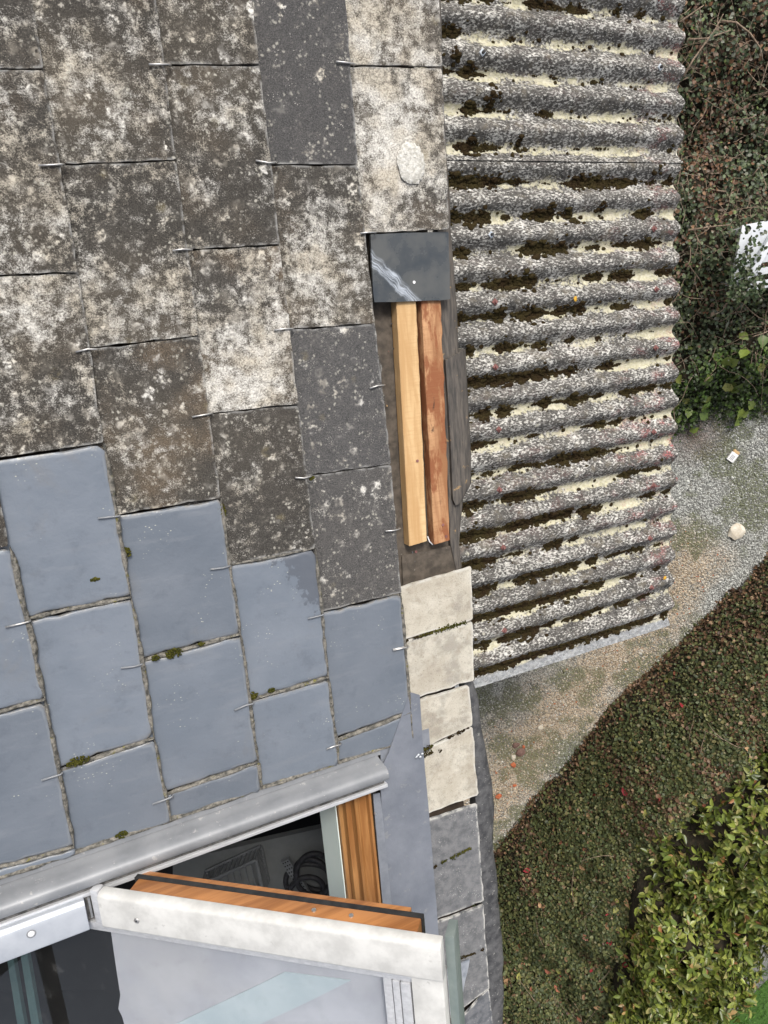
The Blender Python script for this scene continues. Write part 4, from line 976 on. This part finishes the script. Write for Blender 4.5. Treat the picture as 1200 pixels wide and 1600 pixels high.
for px, py, rx, ry in ((765, 155, 10, 22), (812, 228, 9, 16), (768, 160, 14, 10), (842, 390, 22, 12), (708, 92, 8, 12), (1035, 275, 22, 18), (942, 326, 8, 14), (975, 288, 12, 6), (968, 15, 8, 6), (1005, 20, 8, 8), (820, 440, 20, 8), (760, 345, 14, 10), (900, 340, 26, 9), (730, 350, 14, 12), (732, 845, 9, 9), (735, 830, 6, 12)):
    for q in range(14):
        c = up(px + random.gauss(0, rx * .5), py + random.gauss(0, ry * .5), HC - .02); fi = (W0 - c[1]) / PC; cushion(c[0], fi, random.uniform(.006, .013), .7)
o = big_mesh('moss', np.concatenate(V), np.concatenate(F), 'moss', SH, smooth=True); o['kind'] = 'stuff'
# shed walls, kept back from the sheet edges
def inr(q): return tuple(iA @ (np.array(q) - O) - SHB)
xw = W((2.98, 0, HC))[0]; ze = W((2.98, 0, HC - AMP))[2] - .06
zt = ze + (xw - .161 - 0.52) * math.tan(PITCH)
box('shed_wall', [inr(p) for p in box_pts(xw - .16, xw - .04, -2.12, 2.0, 0, ze)], 'wall', SH)
box('shed_wall', [inr(p) for p in [(0.52, -2.12, 0), (xw - .161, -2.12, 0), (xw - .161, -2.0, 0), (0.52, -2.0, 0), (0.52, -2.12, zt), (xw - .161, -2.12, ze), (xw - .161, -2.0, ze), (0.52, -2.0, zt)]], 'wall', SH)

# ================================================================== GRAVEL, PLANTS, SMALL THINGS
def scatter_stones(P, size, tint):
    oc = np.array([[1, 0, 0], [-1, 0, 0], [0, 1, 0], [0, -1, 0], [0, 0, 1], [0, 0, -.6]], float)
    of = np.array([[0, 2, 4], [2, 1, 4], [1, 3, 4], [3, 0, 4], [2, 0, 5], [1, 2, 5], [3, 1, 5], [0, 3, 5]])
    n = len(P); th = rng.uniform(0, 6.28, n); s3 = size[:, None] * np.stack([rng.uniform(.8, 1.3, n), rng.uniform(.6, 1, n), rng.uniform(.45, .8, n)], 1)
    L = oc[None] * s3[:, None, :] * rng.uniform(.75, 1.2, (n, 6, 1))
    x = L[..., 0] * np.cos(th)[:, None] - L[..., 1] * np.sin(th)[:, None]; y = L[..., 0] * np.sin(th)[:, None] + L[..., 1] * np.cos(th)[:, None]
    V = np.stack([x, y, L[..., 2]], -1) + P[:, None, :]
    F = of[None] + (np.arange(n) * 6)[:, None, None]
    return V.reshape(-1, 3), F.reshape(-1, 3), np.repeat(tint, 6, 0)
def polyline_x(px, z=0.0, m=12):
    out = []
    for a, b in zip(px[:-1], px[1:]):
        for i in range(m): out.append(gz(a[0] + (b[0] - a[0]) * i / m, a[1] + (b[1] - a[1]) * i / m, z))
    return np.array(out + [gz(*px[-1], z)])

N = 120000
PATH = [tuple(gz(x, y)[:2]) for x, y in ((1290, 500), (1300, 800), (1120, 985), (980, 1110), (760, 1370), (690, 1360), (690, 1030), (1040, 940), (1030, 560))]
def inside(P, poly):
    c = np.zeros(len(P), bool)
    for (x0, y0), (x1, y1) in zip(poly, poly[1:] + poly[:1]):
        c ^= ((y0 > P[:, 1]) != (y1 > P[:, 1])) & (P[:, 0] < (x1 - x0) * (P[:, 1] - y0) / (y1 - y0 + 1e-12) + x0)
    return c
P = np.stack([rng.uniform(0.5, 4.0, N * 4), rng.uniform(-5.8, -0.3, N * 4), np.zeros(N * 4)], 1); P = P[inside(P, PATH)][:N]; N = len(P)
sz = rng.gamma(5, .0009, N) + .002
P[:, 2] = sz * .2
g = rng.uniform(.27, .58, N)[:, None]; g = np.where(rng.random(N)[:, None] < .18, g * .45, g)
tint = g * np.array([[.98, 1.0, .95]])
# warm clay band down the middle of the path, reddish patch and green patches
bl_ = polyline_x([(1060, 890), (960, 1030), (880, 1110), (800, 1190), (760, 1260)])
dist = np.sqrt(((P[:, None, :2] - bl_[None, :, :2]) ** 2).sum(-1)).min(1)
wob = vnoise(P[:, 0], P[:, 1], 3, 5)
warm = np.clip(1.6 - dist / (.12 + .26 * wob), 0, 1)[:, None] * np.where(rng.random(N)[:, None] < .75, .65, .2)
tint = tint * (1 - warm) + warm * (np.array([[.50, .38, .245]]) * rng.uniform(.6, 1.25, N)[:, None])
orr = (warm[:, 0] > .3) & (rng.random(N) < .012); tint[orr] = np.array([.42, .14, .06])
gp = (vnoise(P[:, 0], P[:, 1], 4.5, 15) * .6 + vnoise(P[:, 0], P[:, 1], 13, 16) * .4); gm = np.clip((gp - .50) * 6, 0, .75)[:, None] * (rng.random(N)[:, None] < .75)
tint = tint * (1 - gm) + gm * np.array([[.13, .145, .07]])
rp = gz(1085, 680); rm = np.clip(1 - np.hypot((P[:, 0] - rp[0]) / .3, (P[:, 1] - rp[1]) / .28), 0, 1)[:, None] * .8
tint = tint * (1 - rm) + rm * np.array([[.17, .12, .105]]) * rng.uniform(.7, 1.4, N)[:, None]
V, F, T = scatter_stones(P, sz, tint); o = big_mesh('gravel', V, F, 'stone', None, T); o['kind'] = 'stuff'; o['label'] = 'grey and tan loose gravel of the path'

# broken brick and bigger stones in the path
def stone(name, px, r, mat, label, cat, group=None, flatz=.5):
    c = gz(*px, 0.0); V, F = blob((0, 0, 0), r, r * random.uniform(.6, .9), r * flatz, int(px[0]) % 37, 2)
    o = link_mesh(name, V, F, mat, None); o.location = (c[0], c[1], .012); o.rotation_euler = (0, 0, random.uniform(0, 6)); o['label'] = label; o['category'] = cat
    if group: o['group'] = group
stone('brick_shard', (779, 1243), .032, 'brick', 'bright orange brick fragment beside the lead eave edge', 'brick fragment', 'brick shards in the path')
stone('brick_shard', (802, 1194), .026, 'brick', 'orange brick fragment just below the two brown stones', 'brick fragment', 'brick shards in the path')
stone('brick_shard', (818, 1166), .016, 'brick', 'small red brick chip touching the larger brown stone', 'brick fragment', 'brick shards in the path')
stone('brick_shard', (804, 1226), .018, 'brick', 'small red brick chip deep in the tan gravel', 'brick fragment', 'brick shards in the path')
stone('stone', (813, 1174), .045, 'mstone', 'smooth purplish brown stone, larger of two in the gravel', 'stone', 'stones in the path')
stone('stone', (806, 1163), .034, 'mstone', 'brown stone just above the larger purplish one', 'stone', 'stones in the path')
stone('stone', (802, 1182), .026, 'flint', 'small oblong cream stone beside the orange brick fragment', 'stone', 'stones in the path')
stone('stone', (844, 1136), .026, 'flint', 'pale cream pebble on the tan band of gravel', 'stone', 'stones in the path')
stone('stone', (1150, 830), .070, 'flint', 'large pale cream stone lying on the grey gravel', 'stone', 'stones in the path', .35)
# little card packet on the gravel
c = gz(1145, 713, .012); CP = box('card_packet', box_pts(-.030, .030, -.042, .030, -.010, .010), 'card', None, .002)
CP.location = c; CP.rotation_euler = (0, .05, math.radians(-38)); CP['label'] = 'small white packet with tan end lying on gravel'; CP['category'] = 'packet'
box('packet_end', box_pts(-.026, .026, .0305, .052, -.009, .009), 'tan', CP, .002)
for q in range(3): box('print_line', box_pts(-.016 + q * .011, -.011 + q * .011, -.03, .010, .0102, .0106), 'ink', CP)

# ---- leaves
def leaves(P, Nn, size, tint, width=.5, fold=.18, seed=1, tdir=None):
    """oval leaf, 8 points, folded on the midrib; P base points, Nn outward normals"""
    r = np.random.default_rng(seed); n = len(P)
    Nn = Nn / np.linalg.norm(Nn, axis=1, keepdims=True)
    t = r.normal(size=(n, 3)) if tdir is None else tdir.copy(); t -= (t * Nn).sum(1)[:, None] * Nn * .8; t /= np.linalg.norm(t, axis=1, keepdims=True)
    b = np.cross(Nn, t); b /= np.linalg.norm(b, axis=1, keepdims=True); up_ = np.cross(t, b)
    sh = [(0, 0, 0), (.30, -.5, fold), (.30, .5, fold), (.34, 0, 0), (.68, -.42, fold), (.68, .42, fold), (.70, 0, -.02), (1.0, 0, -.10)]
    V = []
    for (l, s_, z) in sh: V.append(P + (t * l + b * (s_ * width) + up_ * (z * width)) * size[:, None])
    V = np.stack(V, 1)
    f = np.array([[0, 1, 3, 3], [0, 3, 2, 2], [3, 1, 4, 6], [2, 3, 6, 5], [6, 4, 7, 7], [5, 6, 7, 7]])
    tri = np.array([[0, 1, 3], [0, 3, 2], [3, 1, 4], [3, 4, 6], [2, 3, 6], [2, 6, 5], [6, 4, 7], [5, 6, 7]])
    F = tri[None] + (np.arange(n) * 8)[:, None, None]
    return V.reshape(-1, 3), F.reshape(-1, 3), np.repeat(tint, 8, 0)

def pal(n, cols, wts, r):
    c = np.array(cols)[r.choice(len(cols), n, p=np.array(wts) / sum(wts))]; return c * r.uniform(.65, 1.35, (n, 1))

# ivy bank: a sloping face between the path and the taller hedge
base = polyline_x([(1330, 735), (1200, 868), (1110, 958), (1040, 1028), (960, 1100), (880, 1198), (800, 1292), (740, 1370), (660, 1480), (600, 1600)], 0.0, 8)
top = polyline_x([(1380, 1010), (1200, 1165), (1105, 1235), (1040, 1300), (995, 1395), (975, 1480), (955, 1560), (935, 1640), (915, 1720)], 1.15, 9)
def resamp(P, n):
    d = np.r_[0, np.cumsum(np.linalg.norm(np.diff(P, axis=0), axis=1))]; t = np.linspace(0, d[-1], n); return np.stack([np.interp(t, d, P[:, k]) for k in range(3)], 1)
NS = 120; base = resamp(base, NS); top = resamp(top, NS)
def bank(s, t):
    i = np.clip(s * (NS - 1), 0, NS - 1.001); k = i.astype(int); f = (i - k)[:, None]
    rag = .10 * (vnoise(s * 60, s * 0, 1, 57) - .5) + .06 * (vnoise(s * 200, s * 0, 1, 58) - .5); t = np.where(t < .25, t + rag * (1 - t / .25) * (t < .25), t)
    b = base[k] * (1 - f) + base[k + 1] * f; tp = top[k] * (1 - f) + top[k + 1] * f
    z = 1.15 * (1 - (1 - np.clip(t, 0, 1)) ** 1.8)
    p = b * (1 - t[:, None]) + tp * t[:, None]; p[:, 2] = z
    nz = (vnoise(p[:, 0], p[:, 1], 3.5, 51) - .5) * .22 + (vnoise(p[:, 0], p[:, 1], 9, 52) - .5) * .10
    p[:, 2] += nz * np.clip(t * 5, .15, 1); return p
def surf_mesh(fn, ns, nt_, name, mat, par, sink):
    s, t = np.meshgrid(np.linspace(0, 1, ns), np.linspace(0, 1, nt_), indexing='ij'); p = fn(s.ravel(), t.ravel()); p[:, 2] = np.maximum(p[:, 2] - sink, -.05)
    idx = np.arange(ns * nt_).reshape(ns, nt_); F = np.stack([idx[:-1, :-1], idx[1:, :-1], idx[1:, 1:], idx[:-1, 1:]], -1).reshape(-1, 4)
    return big_mesh(name, p, F, mat, par, smooth=True)
def normals(fn, s, t):
    e = .004; p = fn(s, t); a = fn(np.clip(s + e, 0, 1), t) - fn(np.clip(s - e, 0, 1), t); b = fn(s, np.clip(t + e, 0, 1)) - fn(s, np.clip(t - e, 0, 1))
    n = np.cross(a, b); n *= np.sign(n[:, 2:3]) + 1e-9; return p, n / (np.linalg.norm(n, axis=1, keepdims=True) + 1e-9)
IV = root('ivy_hedge', tuple(gz(960, 1100, 0.0)), 'dark low hedge of tiny leaves with brown dead leaves along the gravel', 'hedge', roof=False)
IVB = np.array(list(IV['_b']))
sub = lambda V, b: V - b
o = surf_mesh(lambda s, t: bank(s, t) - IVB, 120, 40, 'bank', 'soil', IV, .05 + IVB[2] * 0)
r = np.random.default_rng(11)
n = 105000; s = r.random(n); t = r.uniform(-.035, 1, n)
t = np.where(t < 0, -np.abs(t) * 1.0, t ** .85 * 1.0)
p, nn_ = normals(bank, s, t)
nn_ = nn_ + r.normal(size=(n, 3)) * .55 + np.array([0, 0, .5]); p += nn_ * r.normal(0, .012, (n, 1)) + np.array([0, 0, .012])
patch = vnoise(p[:, 0], p[:, 1], 4.5, 61) * .6 + vnoise(p[:, 0], p[:, 1], 15, 62) * .4
tint = pal(n, [(.080, .100, .040), (.118, .128, .048), (.056, .072, .032), (.165, .150, .068)], [4, 4, 3, 1.5], r)
dead = r.random(n) < np.clip((patch - .545) * 2.6 + .07, .04, .65)
dead |= (t < .03 + .06 * r.random(n)) & (r.random(n) < .6)
tint[dead] = pal(int(dead.sum()), [(.18, .105, .06), (.27, .18, .11), (.11, .065, .038), (.080, .045, .030)], [4, 2, 4, 3], r)
size = r.uniform(.011, .026, n) * r.choice([1, 1, 1, 1.5], n)
V, F, T = leaves(p, nn_, size, tint, .75, .12, 12); o = big_mesh('foliage', V - IVB, F, 'leaf', IV, T); o['kind'] = 'stuff'
# scattered fallen leaves lying on the hedge, bigger and brighter
n = 260; s = r.random(n); t = r.uniform(.08, 1, n); p, nn_ = normals(bank, s, t); nn_ = nn_ + r.normal(size=(n, 3)) * .3; p += np.array([0, 0, .035])
tint = pal(n, [(.42, .16, .10), (.45, .28, .16), (.30, .30, .08), (.30, .035, .045), (.36, .22, .12)], [3, 3, 3, 1, 3], r)
me_cache = []
V, F, T = leaves(p, nn_, r.uniform(.045, .075, n), tint, .55, .2, 13)
for i in range(n):                                         # each fallen leaf is its own part
    o = big_mesh('fallen_leaf', V[i * 8:i * 8 + 8] - IVB, F[i * 8:i * 8 + 8] - i * 8, 'leaf', IV, T[i * 8:i * 8 + 8])
def twig(par, bb, p, d, L, rad, bend=.3, mat='twig', seg=7):
    p = np.array(p, float); d = np.array(d, float); pts = []
    for i in range(seg):
        pts.append(p - bb); d = d / np.linalg.norm(d); p = p + d * (L / seg); d = d + r.normal(size=3) * bend * .35 + np.array([0, 0, -.10 * bend])
    V, F = tube(pts, rad, 5, rad=np.linspace(rad, rad * .35, seg)); return link_mesh('twig', V, F, mat, par, True)
for i in range(70):
    s = np.array([r.random()]); t = np.array([r.uniform(.05, .98)]); p, q = normals(bank, s, t)
    d = r.normal(size=3); d[2] *= .25; twig(IV, IVB, p[0] + np.array([0, 0, .03]), d, r.uniform(.12, .38), r.uniform(.0016, .0035))
cbr = gz(930, 1585, 1.0)
for i in range(46):                                        # bare dead stems near the lower edge
    d = np.array([r.normal(0, .35) + .15, 1.0, r.normal(0, .12)]); p = cbr + np.array([r.normal(0, .16), r.normal(-.2, .15), r.normal(.06, .05)])
    twig(IV, IVB, p, d, r.uniform(.25, .55), r.uniform(.002, .004), .25)

# taller hedge with large glossy leaves
back = polyline_x([(1500, 1290), (1290, 1432), (1200, 1498), (1125, 1575), (1075, 1650), (1030, 1740)], 1.30, 12)
frnt = polyline_x([(1430, 1000), (1215, 1175), (1110, 1255), (1045, 1312), (1000, 1410), (985, 1490), (965, 1570), (940, 1660), (925, 1740)], 1.30, 9)
back = resamp(back, NS); frnt = resamp(frnt, NS)
def hedge(s, t):
    i = np.clip(s * (NS - 1), 0, NS - 1.001); k = i.astype(int); f = (i - k)[:, None]
    b = frnt[k] * (1 - f) + frnt[k + 1] * f; q = back[k] * (1 - f) + back[k + 1] * f
    p = b * (1 - t[:, None]) + q * t[:, None]
    p[:, 2] = 1.22 + .30 * np.sin(np.pi * np.clip(t, 0, 1)) ** .6 + (vnoise(p[:, 0], p[:, 1], 3.2, 71) - .5) * .30 + (vnoise(p[:, 0], p[:, 1], 8, 72) - .5) * .16
    return p
LH = root('laurel_hedge', tuple(gz(1120, 1420, 0.0)), 'bright green hedge of large glossy leaves behind the darker hedge', 'hedge', roof=False)
LHB = np.array(list(LH['_b']))
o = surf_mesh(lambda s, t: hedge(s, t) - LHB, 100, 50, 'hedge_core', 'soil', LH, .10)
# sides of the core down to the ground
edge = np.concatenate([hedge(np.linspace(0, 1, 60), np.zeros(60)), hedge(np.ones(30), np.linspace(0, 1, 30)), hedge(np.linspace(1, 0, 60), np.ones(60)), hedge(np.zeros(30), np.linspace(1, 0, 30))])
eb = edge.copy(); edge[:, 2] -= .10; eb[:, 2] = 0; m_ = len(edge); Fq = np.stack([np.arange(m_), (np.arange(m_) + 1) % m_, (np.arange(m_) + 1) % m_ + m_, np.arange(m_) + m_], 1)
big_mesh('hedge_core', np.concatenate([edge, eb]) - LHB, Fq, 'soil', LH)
# shoots: rosettes of leaves round a stem tip, gaps between them
m0 = 4200; s = r.random(m0); t = r.random(m0); c0, cn = normals(hedge, s, t); gap = vnoise(c0[:, 0], c0[:, 1], 6, 83); keep = r.random(m0) < np.clip((gap - .05) * 3, .5, 1)
c0, cn = c0[keep], cn[keep]; m0 = len(c0); cn = cn + r.normal(size=(m0, 3)) * .35; cn /= np.linalg.norm(cn, axis=1, keepdims=True); c0 += cn * r.normal(.0, .045, (m0, 1))
per = 8; n = m0 * per; ax = np.repeat(cn, per, 0); ang = r.uniform(0, 6.28, n)
ex = np.cross(ax, np.array([.3, .9, .1])); ex /= np.linalg.norm(ex, axis=1, keepdims=True); ey = np.cross(ax, ex)
rad = ex * np.cos(ang)[:, None] + ey * np.sin(ang)[:, None]; lift = r.uniform(-.15, .9, n)[:, None]
tdir = rad + ax * lift; tdir /= np.linalg.norm(tdir, axis=1, keepdims=True); nn_ = ax - tdir * (ax * tdir).sum(1)[:, None]
p = np.repeat(c0, per, 0) + ax * r.uniform(-.045, .01, (n, 1))
lp = np.repeat(vnoise(c0[:, 0], c0[:, 1], 4, 81), per)
tint = pal(n, [(.105, .140, .024), (.165, .200, .034), (.220, .245, .055), (.060, .085, .020), (.27, .25, .095)], [4, 4, 3, 2.4, 1.6], r) * (.70 + .6 * lp[:, None])
dd = r.random(n) < .04; tint[dd] = pal(int(dd.sum()), [(.26, .12, .05), (.36, .24, .10)], [1, 1], r)
V, F, T = leaves(p, nn_, r.uniform(.030, .062, n) * r.choice([1, 1, 1.25], n), tint, .42, .20, 14, tdir); o = big_mesh('foliage', V - LHB, F, 'bleaf', LH, T); o['kind'] = 'stuff'
# the largest, topmost leaves one by one
lm = []
for q in range(6):
    V, F, T = leaves(np.zeros((1, 3)), np.array([[0, 0, 1.0]]), np.array([.058 + .005 * q]), np.full((1, 3), .1), .42 + .02 * q, .18 + .02 * q, 90 + q)
    o = big_mesh('leaf', V, F, 'lobj', LH, smooth=True); lm.append(o.data); bpy.data.objects.remove(o)
n = 290; s = r.uniform(.12, .95, n); t = r.uniform(.02, .95, n); p, nn_ = normals(hedge, s, t)
for i in range(n):
    o = bpy.data.objects.new('leaf', lm[i % 6]); COL.objects.link(o); o.parent = LH
    o.location = p[i] - LHB + np.array([0, 0, .04 + .03 * r.random()])
    q = Vector(nn_[i] + r.normal(size=3) * .35).normalized().to_track_quat('Z', 'Y'); o.rotation_euler = (q @ Matrix.Rotation(r.uniform(0, 6.28), 3, 'Z').to_quaternion()).to_euler()
for i in range(36):
    s = np.array([r.random()]); t = np.array([r.random()]); p, q = normals(hedge, s, t); d = r.normal(size=3); d[2] = abs(d[2]) * .3
    twig(LH, LHB, p[0] + np.array([0, 0, -.03]), d, r.uniform(.1, .25), r.uniform(.0018, .003))
# lawn behind
lawn_px = [(1140, 1590), (1200, 1530), (1420, 1360), (1700, 1500), (1500, 2000), (1000, 2000), (1030, 1760)]
flat('lawn', [tuple(gz(x, y, .004)[:2]) for x, y in lawn_px], .004, 'lawn')
n = 16000; P0 = gz(1150, 1620, 0); P = np.stack([P0[0] + r.uniform(-.6, 1.6, n), P0[1] + r.uniform(-.8, 1.3, n), np.full(n, .004)], 1)
fr_ = np.array([gz(1080, 1690, 0)[:2], gz(1200, 1500, 0)[:2]]); dv = fr_[1] - fr_[0]
side = (P[:, 0] - fr_[0][0]) * dv[1] - (P[:, 1] - fr_[0][1]) * dv[0]; P = P[side > 0]; n = len(P)
nn_ = r.normal(size=(n, 3)) * .6 + np.array([0, 0, .2])
V, F, T = leaves(P, nn_, r.uniform(.03, .06, n), pal(n, [(.05, .13, .015), (.08, .18, .025)], [1, 1], r), .12, .2, 15)
o = big_mesh('grass', V, F, 'leaf', None, T); o['kind'] = 'stuff'; o['label'] = 'short bright green lawn grass behind the hedge'

# undergrowth beyond the corrugated roof
def under(s, t):
    x = 1.75 + 2.6 * s; y = -1.32 + 3.9 * t
    edgew = .16 * (vnoise(x, x * 0, 4, 91) - .5) + .10 * (vnoise(x, x * 0, 13, 92) - .5)
    slant = np.where(x < 2.62, -(2.62 - x) * .55, -(x - 3.0) * -.10)
    y = y + (1 - t) * (edgew + slant)
    z = np.clip(t * 9, 0, 1) * (.24 + .40 * vnoise(x, y, 1.6, 93) + .22 * (vnoise(x, y, 5, 94) - .5)); return np.stack([x, y, z], 1)
UG = root('ivy_undergrowth', tuple(under(np.array([.5]), np.array([.3]))[0] * np.array([1, 1, 0])), 'tangled ivy and brambles with bare twigs beyond the corrugated roof', 'ivy', roof=False)
UGB = np.array(list(UG['_b']))
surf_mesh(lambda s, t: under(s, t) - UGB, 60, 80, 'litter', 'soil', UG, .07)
n = 88000; s = r.random(n); t = r.random(n); p, nn_ = normals(under, s, t)
hole = vnoise(p[:, 0], p[:, 1], 5, 95) * .6 + vnoise(p[:, 0], p[:, 1], 14, 96) * .4
keep = r.random(n) < np.where(t < .12, 1.0, np.clip((hole - .18) * 3.2, .25, 1)); p, nn_, t = p[keep], nn_[keep], t[keep]; n = len(p)
nn_ = nn_ + r.normal(size=(n, 3)) * .6 + np.array([0, 0, .3]); p += nn_ * r.normal(0, .03, (n, 1))
tint = pal(n, [(.095, .125, .065), (.125, .155, .080), (.058, .080, .046), (.135, .175, .060), (.175, .185, .145)], [4, 4, 4, 1.2, 2], r)
brt = (t < .14) & (r.random(n) < .6); tint[brt] = pal(int(brt.sum()), [(.05, .09, .02), (.085, .14, .03)], [2, 1], r)
bp_ = vnoise(p[:, 0], p[:, 1], 3.5, 98); dd = r.random(n) < np.clip(.20 + (bp_ - .5) * 1.2, .08, .7) * (t > .14); tint[dd] = pal(int(dd.sum()), [(.19, .10, .055), (.28, .17, .10), (.11, .06, .04), (.20, .15, .11)], [2, 1, 2, 2], r)
V, F, T = leaves(p, nn_, r.uniform(.013, .034, n), tint, .75, .12, 16); o = big_mesh('foliage', V - UGB, F, 'leaf', UG, T); o['kind'] = 'stuff'
for i in range(760):
    s = np.array([r.uniform(.1, .62)]); t = np.array([r.uniform(.1, .98)]); p, q = normals(under, s, t); d = r.normal(size=3); d[2] *= .3
    twig(UG, UGB, p[0] + np.array([0, 0, .03 + .05 * r.random()]), d, r.uniform(.10, .55) * r.choice([.6, 1]), r.uniform(.0012, .0032) * r.choice([1, 1, 1, 1.6]), .55)
for pts in ([(1127, 33), (1150, 35), (1172, 52), (1188, 75), (1192, 95)], [(1068, 120), (1082, 95), (1100, 70), (1118, 45), (1130, 22)], [(1062, 35), (1080, 22), (1100, 8)], [(1075, 62), (1105, 60), (1142, 47)], [(1075, 360), (1105, 355), (1140, 351)], [(1135, 412), (1160, 425), (1172, 440), (1178, 455)]):
    V, F = tube([gz(x, y, .62) - UGB for x, y in pts], .006, 6, rad=np.linspace(.0075, .003, len(pts))); link_mesh('twig', V, F, 'twig', UG, True)
ivm = []
for q in range(4):
    V, F, T = leaves(np.zeros((1, 3)), np.array([[0, 0, 1.0]]), np.array([.075 + .006 * q]), np.full((1, 3), .1), .8, .12, 190 + q)
    o = big_mesh('leaf', V, F, 'lobj', UG, smooth=True); ivm.append(o.data); bpy.data.objects.remove(o)
for i in range(70):
    s = np.array([r.uniform(.2, .65)]); t = np.array([r.uniform(.0, .17)]); p, q = normals(under, s, t)
    o = bpy.data.objects.new('leaf', ivm[i % 4]); COL.objects.link(o); o.parent = UG; o.location = p[0] - UGB + np.array([0, 0, .045])
    qq = Vector(q[0] + r.normal(size=3) * .3).normalized().to_track_quat('Z', 'Y'); o.rotation_euler = (qq @ Matrix.Rotation(r.uniform(0, 6.28), 3, 'Z').to_quaternion()).to_euler()

# white plastic chair half buried in the ivy
CB = gz(1215, 400, .0); CZ = .46
CH = root('garden_chair', tuple(CB), 'white slatted plastic garden chair half buried in ivy', 'chair', roof=False)
def chq(name, px, z0, z1, th):
    P = [gz(x, y, z0 + (z1 - z0) * t) - CB for x, y, t in px]; n = len(P)
    v = [p - np.array([0, 0, th]) for p in P] + P
    F = [tuple(range(n - 1, -1, -1)), tuple(range(n, 2 * n))] + [(i, (i + 1) % n, (i + 1) % n + n, i + n) for i in range(n)]
    o = link_mesh(name, v, F, 'plastic', CH); fix_normals(o); bevel_obj(o, .003); return o
chq('seat', [(1160, 352, 0), (1262, 332, 0), (1262, 340, 0), (1206, 366, 0), (1168, 430, 0), (1142, 448, 0)], .76, .80, .03)
chq('ridge', [(1208, 362, 1), (1216, 366, 1), (1174, 440, 1), (1166, 434, 1)], .80, .83, .05)
for a_, b_ in (((1206, 374), (1199, 390)), ((1197, 398), (1189, 411)), ((1187, 419), (1180, 431)), ((1174, 441), (1168, 455))):
    chq('slat', [(a_[0], a_[1], 0), (a_[0] + 80, a_[1] - 14, 1), (b_[0] + 80, b_[1] - 14, 1), (b_[0], b_[1], 0)], .79, .90, .02)
for q in range(3):
    c = gz(1222 + q * 26, 404 - q * 5, .8) - CB; d = gz(1232 + q * 26, 446 - q * 5, .8) - CB; e = np.array([.012, 0, 0])
    box('rib', [tuple(c - e - [0, 0, .06]), tuple(c + e - [0, 0, .06]), tuple(d + e - [0, 0, .06]), tuple(d - e - [0, 0, .06]), tuple(c - e - [0, 0, .03]), tuple(c + e - [0, 0, .03]), tuple(d + e - [0, 0, .03]), tuple(d - e - [0, 0, .03])], 'plastic', CH)
for x, y in ((1166, 358), (1250, 345), (1160, 440), (1250, 440)):
    c = gz(x, y, .73) - CB; V, F = tube([c + np.array([0, 0, .03]), np.array([c[0], c[1], 0.0])], .02, 8); link_mesh('leg', V, F, 'plastic', CH)
# ivy sprays hanging over it
n = 900; px_ = r.uniform(1140, 1196, n); py_ = r.uniform(345, 470, n); kp = (py_ > 430 - (px_ - 1140) * 1.7) | (r.random(n) < .22); kp &= (px_ < 1174) | (py_ > 436) | (r.random(n) < .2); px_, py_ = px_[kp], py_[kp]; n = len(px_)
p = np.array([gz(x, y, .86 + .06 * r.random()) for x, y in zip(px_, py_)])
V, F, T = leaves(p, r.normal(size=(n, 3)) * .5 + np.array([0, 0, .8]), r.uniform(.014, .034, n), pal(n, [(.05, .08, .035), (.075, .10, .045), (.11, .12, .08)], [2, 2, 1], r), .75, .12, 44)
o = big_mesh('foliage', V - UGB, F, 'leaf', UG, T); o['kind'] = 'stuff'

for o in SC.objects:
    if '_b' in o.keys(): del o['_b']
bpy.context.view_layer.update()
